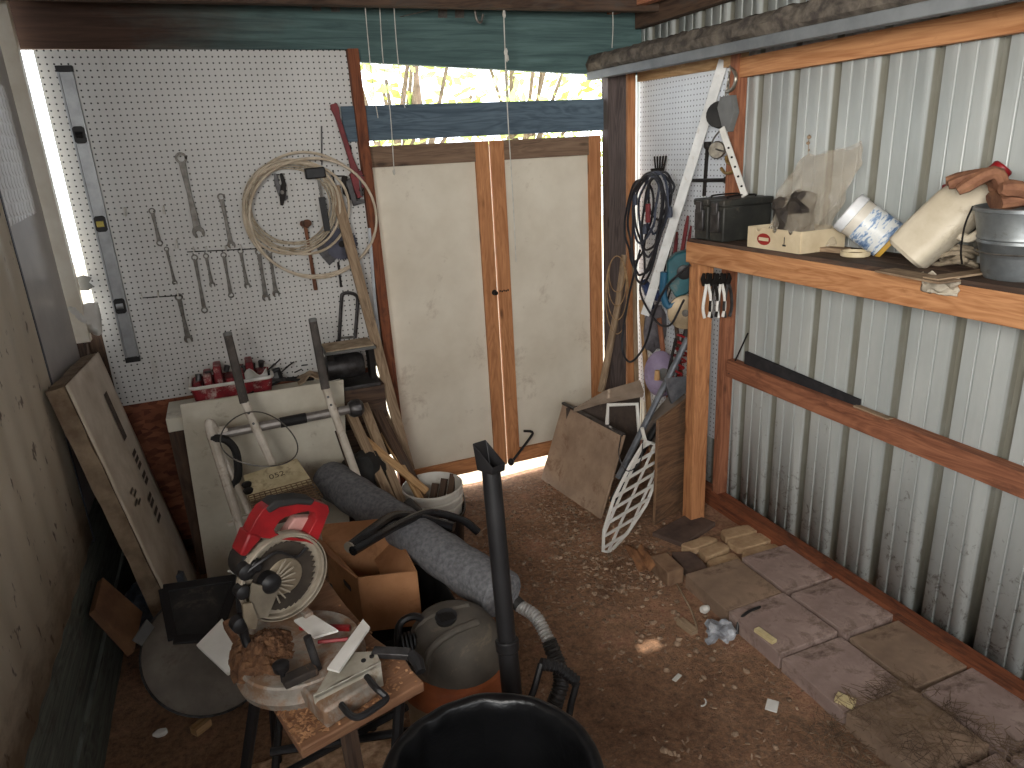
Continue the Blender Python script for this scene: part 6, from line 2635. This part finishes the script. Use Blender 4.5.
for i, (pl, mt, lab) in enumerate(stones):
    m = MB()
    q = [at_z(x_, y_, .034) for x_, y_ in pl]
    c_ = sum(q, V(0, 0, 0)) / len(q)
    ol = []
    for k in range(len(q)):
        a, c2 = q[k], q[(k + 1) % len(q)]
        for t_ in (0.12, .5, .88):
            e = a.lerp(c2, t_)
            ol.append(c_ + (e - c_) * (1.03 + .05 * noise.noise(e * 20)))
    m.poly_slab(ol, V(0, 0, -.04))
    tag(m.build('flagstone', STN if mt is STN else DKS, bevel=.004), lab, 'stone', 'flagstones by the post')
m = MB()
q = [at_z(x_, y_, .02) for x_, y_ in ((652, 532), (690, 512), (716, 522), (684, 544))]
m.poly_slab(q, V(0, 0, -.03))
tag(m.build('dark_slab', DKS, bevel=.006), 'dark dirty slab around the foot of the shelf post', 'slab')
m = MB()
q = [at_z(x_, y_, .075) for x_, y_ in ((651, 556), (667, 552), (684, 568), (668, 573))]
m.poly_slab(q, V(0, 0, -.075))
tag(m.build('brick', pm('old_brick', srgb(140, 112, 88), srgb(108, 84, 66), 12, .95, 0, .4, 40), bevel=.005), 'weathered brick lying loose beside the flagstones', 'brick')
m = MB()
q0_ = at_z(643, 566, .02)
m.sheet(lambda u, v: q0_ + V(-.05 + .1 * u, -.06 + .15 * v, .02 + .05 * abs(math.sin(3 * u + 1)) * v + .03 * noise.noise(V(u * 3, v * 3, 6))), 8, 8)
tag(m.build('dead_leaf', pm('brown_leaf', srgb(140, 98, 66), srgb(100, 68, 46), 20, .85), solid=.002), 'curled brown dead leaf lying left of the brick', 'leaf')
def blk(name, px_, py_, z_, u_, half, mat, lab, cat):
    m = MB()
    u_ = Vector(u_).normalized()
    p = at_z(px_, py_, z_)
    m.obox(p + V(0, 0, half[2]), [u_, V(-u_.y, u_.x, 0), V(0, 0, 1)], half)
    return tag(m.build(name, mat, bevel=.002), lab, cat)
blk('wood_block', 687, 629, 0.0, (-.1, 1, 0), (.045, .018, .012), W_OLD, 'small brown wood block on the dirt left of the pavers', 'block')
blk('yellow_block', 765, 639, .056, (.1, -1, 0), (.045, .013, .012), pm('pale_yellow', srgb(206, 190, 146), srgb(176, 158, 116), 20, .8), 'small pale yellow block lying on a paver', 'block')
blk('yellow_block', 845, 703, .055, (.5, -1, 0), (.03, .018, .010), MATS['pale_yellow'], 'small pale crumb of wood at the edge of the third left paver', 'block')
blk('white_card', 772, 706, 0.0, (.6, .5, 0), (.028, .02, .002), WHITE, 'small white card on the dirt before the dry grass', 'card')
blk('white_chip', 677, 678, 0.0, (.9, .4, 0), (.022, .009, .002), WHITE, 'small white paper chip in the middle of the dirt floor', 'chip')
m = MB()
m.ball(at_z(705, 609, .012), .022, 10, (1.1, .8, .8), .3, 3)
tag(m.build('white_stone', WHITE), 'small white stone on the dirt by the far left paver', 'stone')
m = MB()
m.tube(smooth_path([at_z(677, 584, .012), at_z(684, 597, .02), at_z(692, 612, .012), at_z(697, 628, .01)], 5), .005, 6)
tag(m.build('twig', W_OLD), 'thin pale twig lying beside the brick', 'twig')
m = MB()
m.tube(smooth_path([at_z(737, 634, .01), at_z(739, 621, .05), at_z(748, 612, .075), at_z(760, 607, .065)], 5), .006, 6)
tag(m.build('black_hose_bit', BLK), 'short curved black wire sticking up onto the far left paver', 'wire')
m = MB()
m.ball(at_z(720, 631, .03), .05, 20, (1.1, .9, .7), .9, 11)
m.jitter(.012, 30, 2)
tag(m.build('plastic_wad', pm('clear_wad', srgb(178, 180, 184), srgb(120, 122, 128), 20, .2, 0, .3), ang=15), 'crumpled clear plastic on the dirt beside the pavers', 'plastic')
m = MB()
pts = [at_z(702 + 4 * math.cos(a), 702 + 4 * math.sin(a), .006) for a in [-.9 + .35 * k for k in range(9)]]
m.tube(pts, .0028, 6)
tag(m.build('white_clip', WHITE), 'tiny white curved clip on the dirt', 'clip')

# litter: chips, leaf bits and straw that nobody could count
r2 = random.Random(11)
m = MB()
for i in range(2200):
    x, y = r2.uniform(.2, 1.75), r2.uniform(.7, 3.55)
    if r2.random() < .45:
        x, y = r2.uniform(.9, 1.75), r2.uniform(2.3, 3.5)
    z = ground_z(x, y) + .003
    a = r2.uniform(0, PI)
    L_, w_ = r2.uniform(.005, .022), r2.uniform(.003, .009)
    dx = V(math.cos(a), math.sin(a), r2.uniform(-.25, .25)).normalized()
    m.obox(V(x, y, z), [dx, V(-dx.y, dx.x, 0).normalized(), dx.cross(V(-dx.y, dx.x, 0).normalized())], (L_ / 2, w_ / 2, .0012))
tag(m.build('wood_chips', pm('mixed_chips', srgb(184, 156, 130), srgb(104, 80, 64), 14, .9, 0, 0), flat=True), 'wood chips and leaf crumbs littered over the dirt floor', 'litter', kind='stuff')
m = MB()
for i in range(420):
    x, y = r2.uniform(.25, 1.75), r2.uniform(.8, 3.55)
    if r2.random() < .6:
        x, y = r2.gauss(1.45, .18), r2.gauss(2.55, .3)
    s_ = r2.uniform(.004, .013)
    m.ball((x, y, ground_z(x, y) + s_ * .3), s_, 10, (r2.uniform(.7, 1.3), r2.uniform(.7, 1.3), .7), .5, i)
tag(m.build('pebbles', pm('earth_clods', srgb(172, 146, 122), srgb(104, 84, 68), 30, .95, 0, .2)), 'small clods and pebbles scattered over the dirt floor', 'pebbles', kind='stuff')
m = MB()
for i in range(1100):
    t_ = r2.random()
    x, y = 1.50 + .55 * r2.random() * (1.1 - t_ * .3), .75 + .65 * t_
    if x < 1.64:
        zz = ground_z(x, y) + .006
    else:
        zz = .062
    a = r2.uniform(0, 2 * PI)
    L_ = r2.uniform(.03, .10)
    c_ = V(x, y, zz + r2.uniform(0, .02))
    dx = V(math.cos(a), math.sin(a), r2.uniform(-.15, .3)) * L_ * .5
    bend = V(-math.sin(a), math.cos(a), 0) * L_ * r2.uniform(-.2, .2)
    m.tube([c_ - dx, c_ + bend, c_ + dx], .0010, 3, cap=False)
tag(m.build('dry_grass', pm('dead_straw', srgb(126, 104, 82), srgb(78, 62, 50), 9, .9, 0, 0), flat=True), 'tangle of dry grass over the near left pavers', 'grass', kind='stuff')

# ================================================================ overhead
root = thing('overhead_channel', (2.0, 2.6, 2.2), 'long dusty dark channel with lumpy top hanging overhead along the metal wall', 'channel')
q0_, q1_ = at_x(596, 79, 1.96), at_x(962, 10, 1.96)
cd_ = (q1_ - q0_).normalized()
q0_ = V(1.96, 3.61, q0_.z + (3.60 - q0_.y) * cd_.z / cd_.y)
q1_ = q0_ + cd_ * 4.2
m = MB()
m.beam(q0_ + V(0, 0, .018), q1_ + V(0, 0, .018), .05, .040)
m.build('lower_flange', pm('grey_flange', srgb(122, 125, 126), srgb(98, 101, 103), 6, .6, .1, .05), root, bevel=.003)
m = MB()
def tarp(u, v):
    a = 2 * PI * v
    p = q0_.lerp(q1_, u) + V(.03, 0, .075)
    w_ = 1.15 + .28 * noise.noise(V(u * 60, math.cos(a) * 1.5, math.sin(a) * 1.5)) + .15 * noise.noise(V(u * 160, a, 3))
    return p + V(math.cos(a) * .055 * w_, 0, math.sin(a) * .042 * w_)
m.sheet(tarp, 240, 14)
m.build('dusty_roll', pm('cobweb_dust', srgb(104, 96, 86), srgb(62, 56, 52), 24, .95, 0, .6, 60), root)
# rafters and purlins
for i, (a, c, w_, h_) in enumerate((((2.24, 3.58, 2.50), (2.24, -2.0, 2.50), .05, .09), ((-.7, 3.38, 2.56), (2.3, 3.38, 2.56), .05, .12), ((-.7, 1.6, 2.56), (2.3, 1.6, 2.56), .05, .12), ((-.7, .2, 2.56), (2.3, .2, 2.56), .05, .12), ((2.08, 3.6, 2.56), (2.25, 2.2, 2.56), .05, .07))):
    b = MB()
    b.beam(a, c, w_, h_)
    struct(b.build('trim_%d' % (20 + i), W_RED if i == 4 else W_DARK))
# strings and hooks
def string(pts, y, r_, lab, knots=()):
    m = MB()
    P = smooth_path([at_y(a, c, y) for a, c in pts], 5)
    m.tube(P, r_, 5)
    for (a, c) in knots:
        m.ball(at_y(a, c, y), r_ * 3.2, 10, (1, 1, 1.8), .4, a)
    return tag(m.build('string', pm('white_string', srgb(206, 204, 196), srgb(170, 166, 158), 20, .8, 0, 0)), lab, 'string')
string([(364, -6), (368, 40), (372, 80), (378, 118)], 3.45, .0022, 'leftmost thin string hanging before the daylight strip')
string([(379, -6), (383, 60), (390, 110), (394, 170)], 3.45, .0022, 'long thin string hanging before the left door', [(394, 172)])
string([(393, -6), (397, 50), (401, 85), (405, 108)], 3.45, .0022, 'short thin string hanging before the daylight strip, third from the left')
string([(503, -6), (505, 50), (508, 120), (513, 200), (516, 262)], 3.40, .0028, 'knotted pale string hanging between the two doors', [(504, 4), (504, 14), (506, 52), (507, 58)])
string([(612, -6), (613, 25), (612, 48)], 3.40, .0022, 'short string hanging in front of the dark header near the right')
m = MB()
m.tube(smooth_path([at_y(475, -4, 3.5), at_y(475, 10, 3.5), at_y(477, 20, 3.5), at_y(481, 22, 3.5), at_y(483, 14, 3.5)], 5), .006, 8)
tag(m.build('ceiling_hook', STEEL), 'steel hook screwed into the dark header', 'hook')
m = MB()
m.tube([at_y(400, 17, 3.52), at_y(478, -2, 3.52)], .0022, 5)
tag(m.build('wire', STEEL), 'thin wire stretched to the steel ceiling hook', 'wire')
for i, (x0, x1, y1) in enumerate(((312, 321, 11), (331, 340, 12), (438, 447, 18), (455, 464, 18))):
    m = MB()
    m.poly_slab([at_y(x0, -6, 3.617), at_y(x1, -6, 3.617), at_y(x1, y1, 3.617), at_y(x0, y1, 3.617)], V(0, -.003, 0))
    tag(m.build('mending_plate', STEEL), ['leftmost small metal plate on the header', 'second small metal plate from the left on the header', 'third small metal plate from the left on the header', 'rightmost small metal plate on the header, beside the hook'][i], 'plate', 'metal plates on the header')

# ================================================================ outside: leafy bushes seen through the strip
LEAF = NT('green_leaf')
_n = LEAF.noise(LEAF.coord('Object'), 3, 4)
_c = LEAF.ramp(_n, [(.3, srgb(160, 190, 90)), (.7, srgb(226, 234, 160))])
LEAF.b.inputs['Transmission Weight'].default_value = 0
MAT_LEAF = LEAF.done(_c, .6)
BARK = pm('grey_bark', srgb(130, 112, 96), srgb(92, 78, 66), 14, .9, 0, .4)
def bush(x, y, s, seed, lab):
    rb_ = random.Random(seed)
    root = thing('leafy_bush', (x, y, -.03), lab, 'bush', 'bushes outside the daylight strip')
    m = MB()
    for k in range(9):
        a = rb_.uniform(0, 2 * PI)
        t_ = V(x + math.cos(a) * s * .7 * rb_.random(), y + math.sin(a) * s * .6, rb_.uniform(2.2, 4.2))
        m.tube(smooth_path([V(x, y, -.03), V(x, y, 1.2) + V(rb_.uniform(-.2, .2), rb_.uniform(-.2, .2), 0), t_], 5), [.05] * 4 + [.035] * 4 + [.02] * 3, 6)
    m.build('branch', BARK, root)
    m = MB()
    for k in range(800):
        c_ = V(x + rb_.gauss(0, .5) * s, y + rb_.gauss(0, .35) * s, rb_.uniform(1.3, 4.0))
        L_ = rb_.uniform(.05, .12)
        d1_ = V(rb_.uniform(-1, 1), rb_.uniform(-1, 1), rb_.uniform(-.6, .6)).normalized()
        d2_ = d1_.cross(V(rb_.uniform(-1, 1), rb_.uniform(-1, 1), 1)).normalized()
        vs = [m.bm.verts.new(q_) for q_ in (c_ - d1_ * L_, c_ + d2_ * L_ * .45, c_ + d1_ * L_, c_ - d2_ * L_ * .45)]
        m._face(vs)
    m.build('leaves', MAT_LEAF, root, flat=True)
bush(1.9, 7.6, 1.3, 1, 'pale green leafy bush outside, seen at the left of the daylight strip')
bush(3.4, 8.2, 1.4, 2, 'pale green leafy bush outside, seen in the middle of the daylight strip')
bush(5.0, 8.0, 1.3, 3, 'pale green leafy bush outside, seen at the right of the daylight strip')
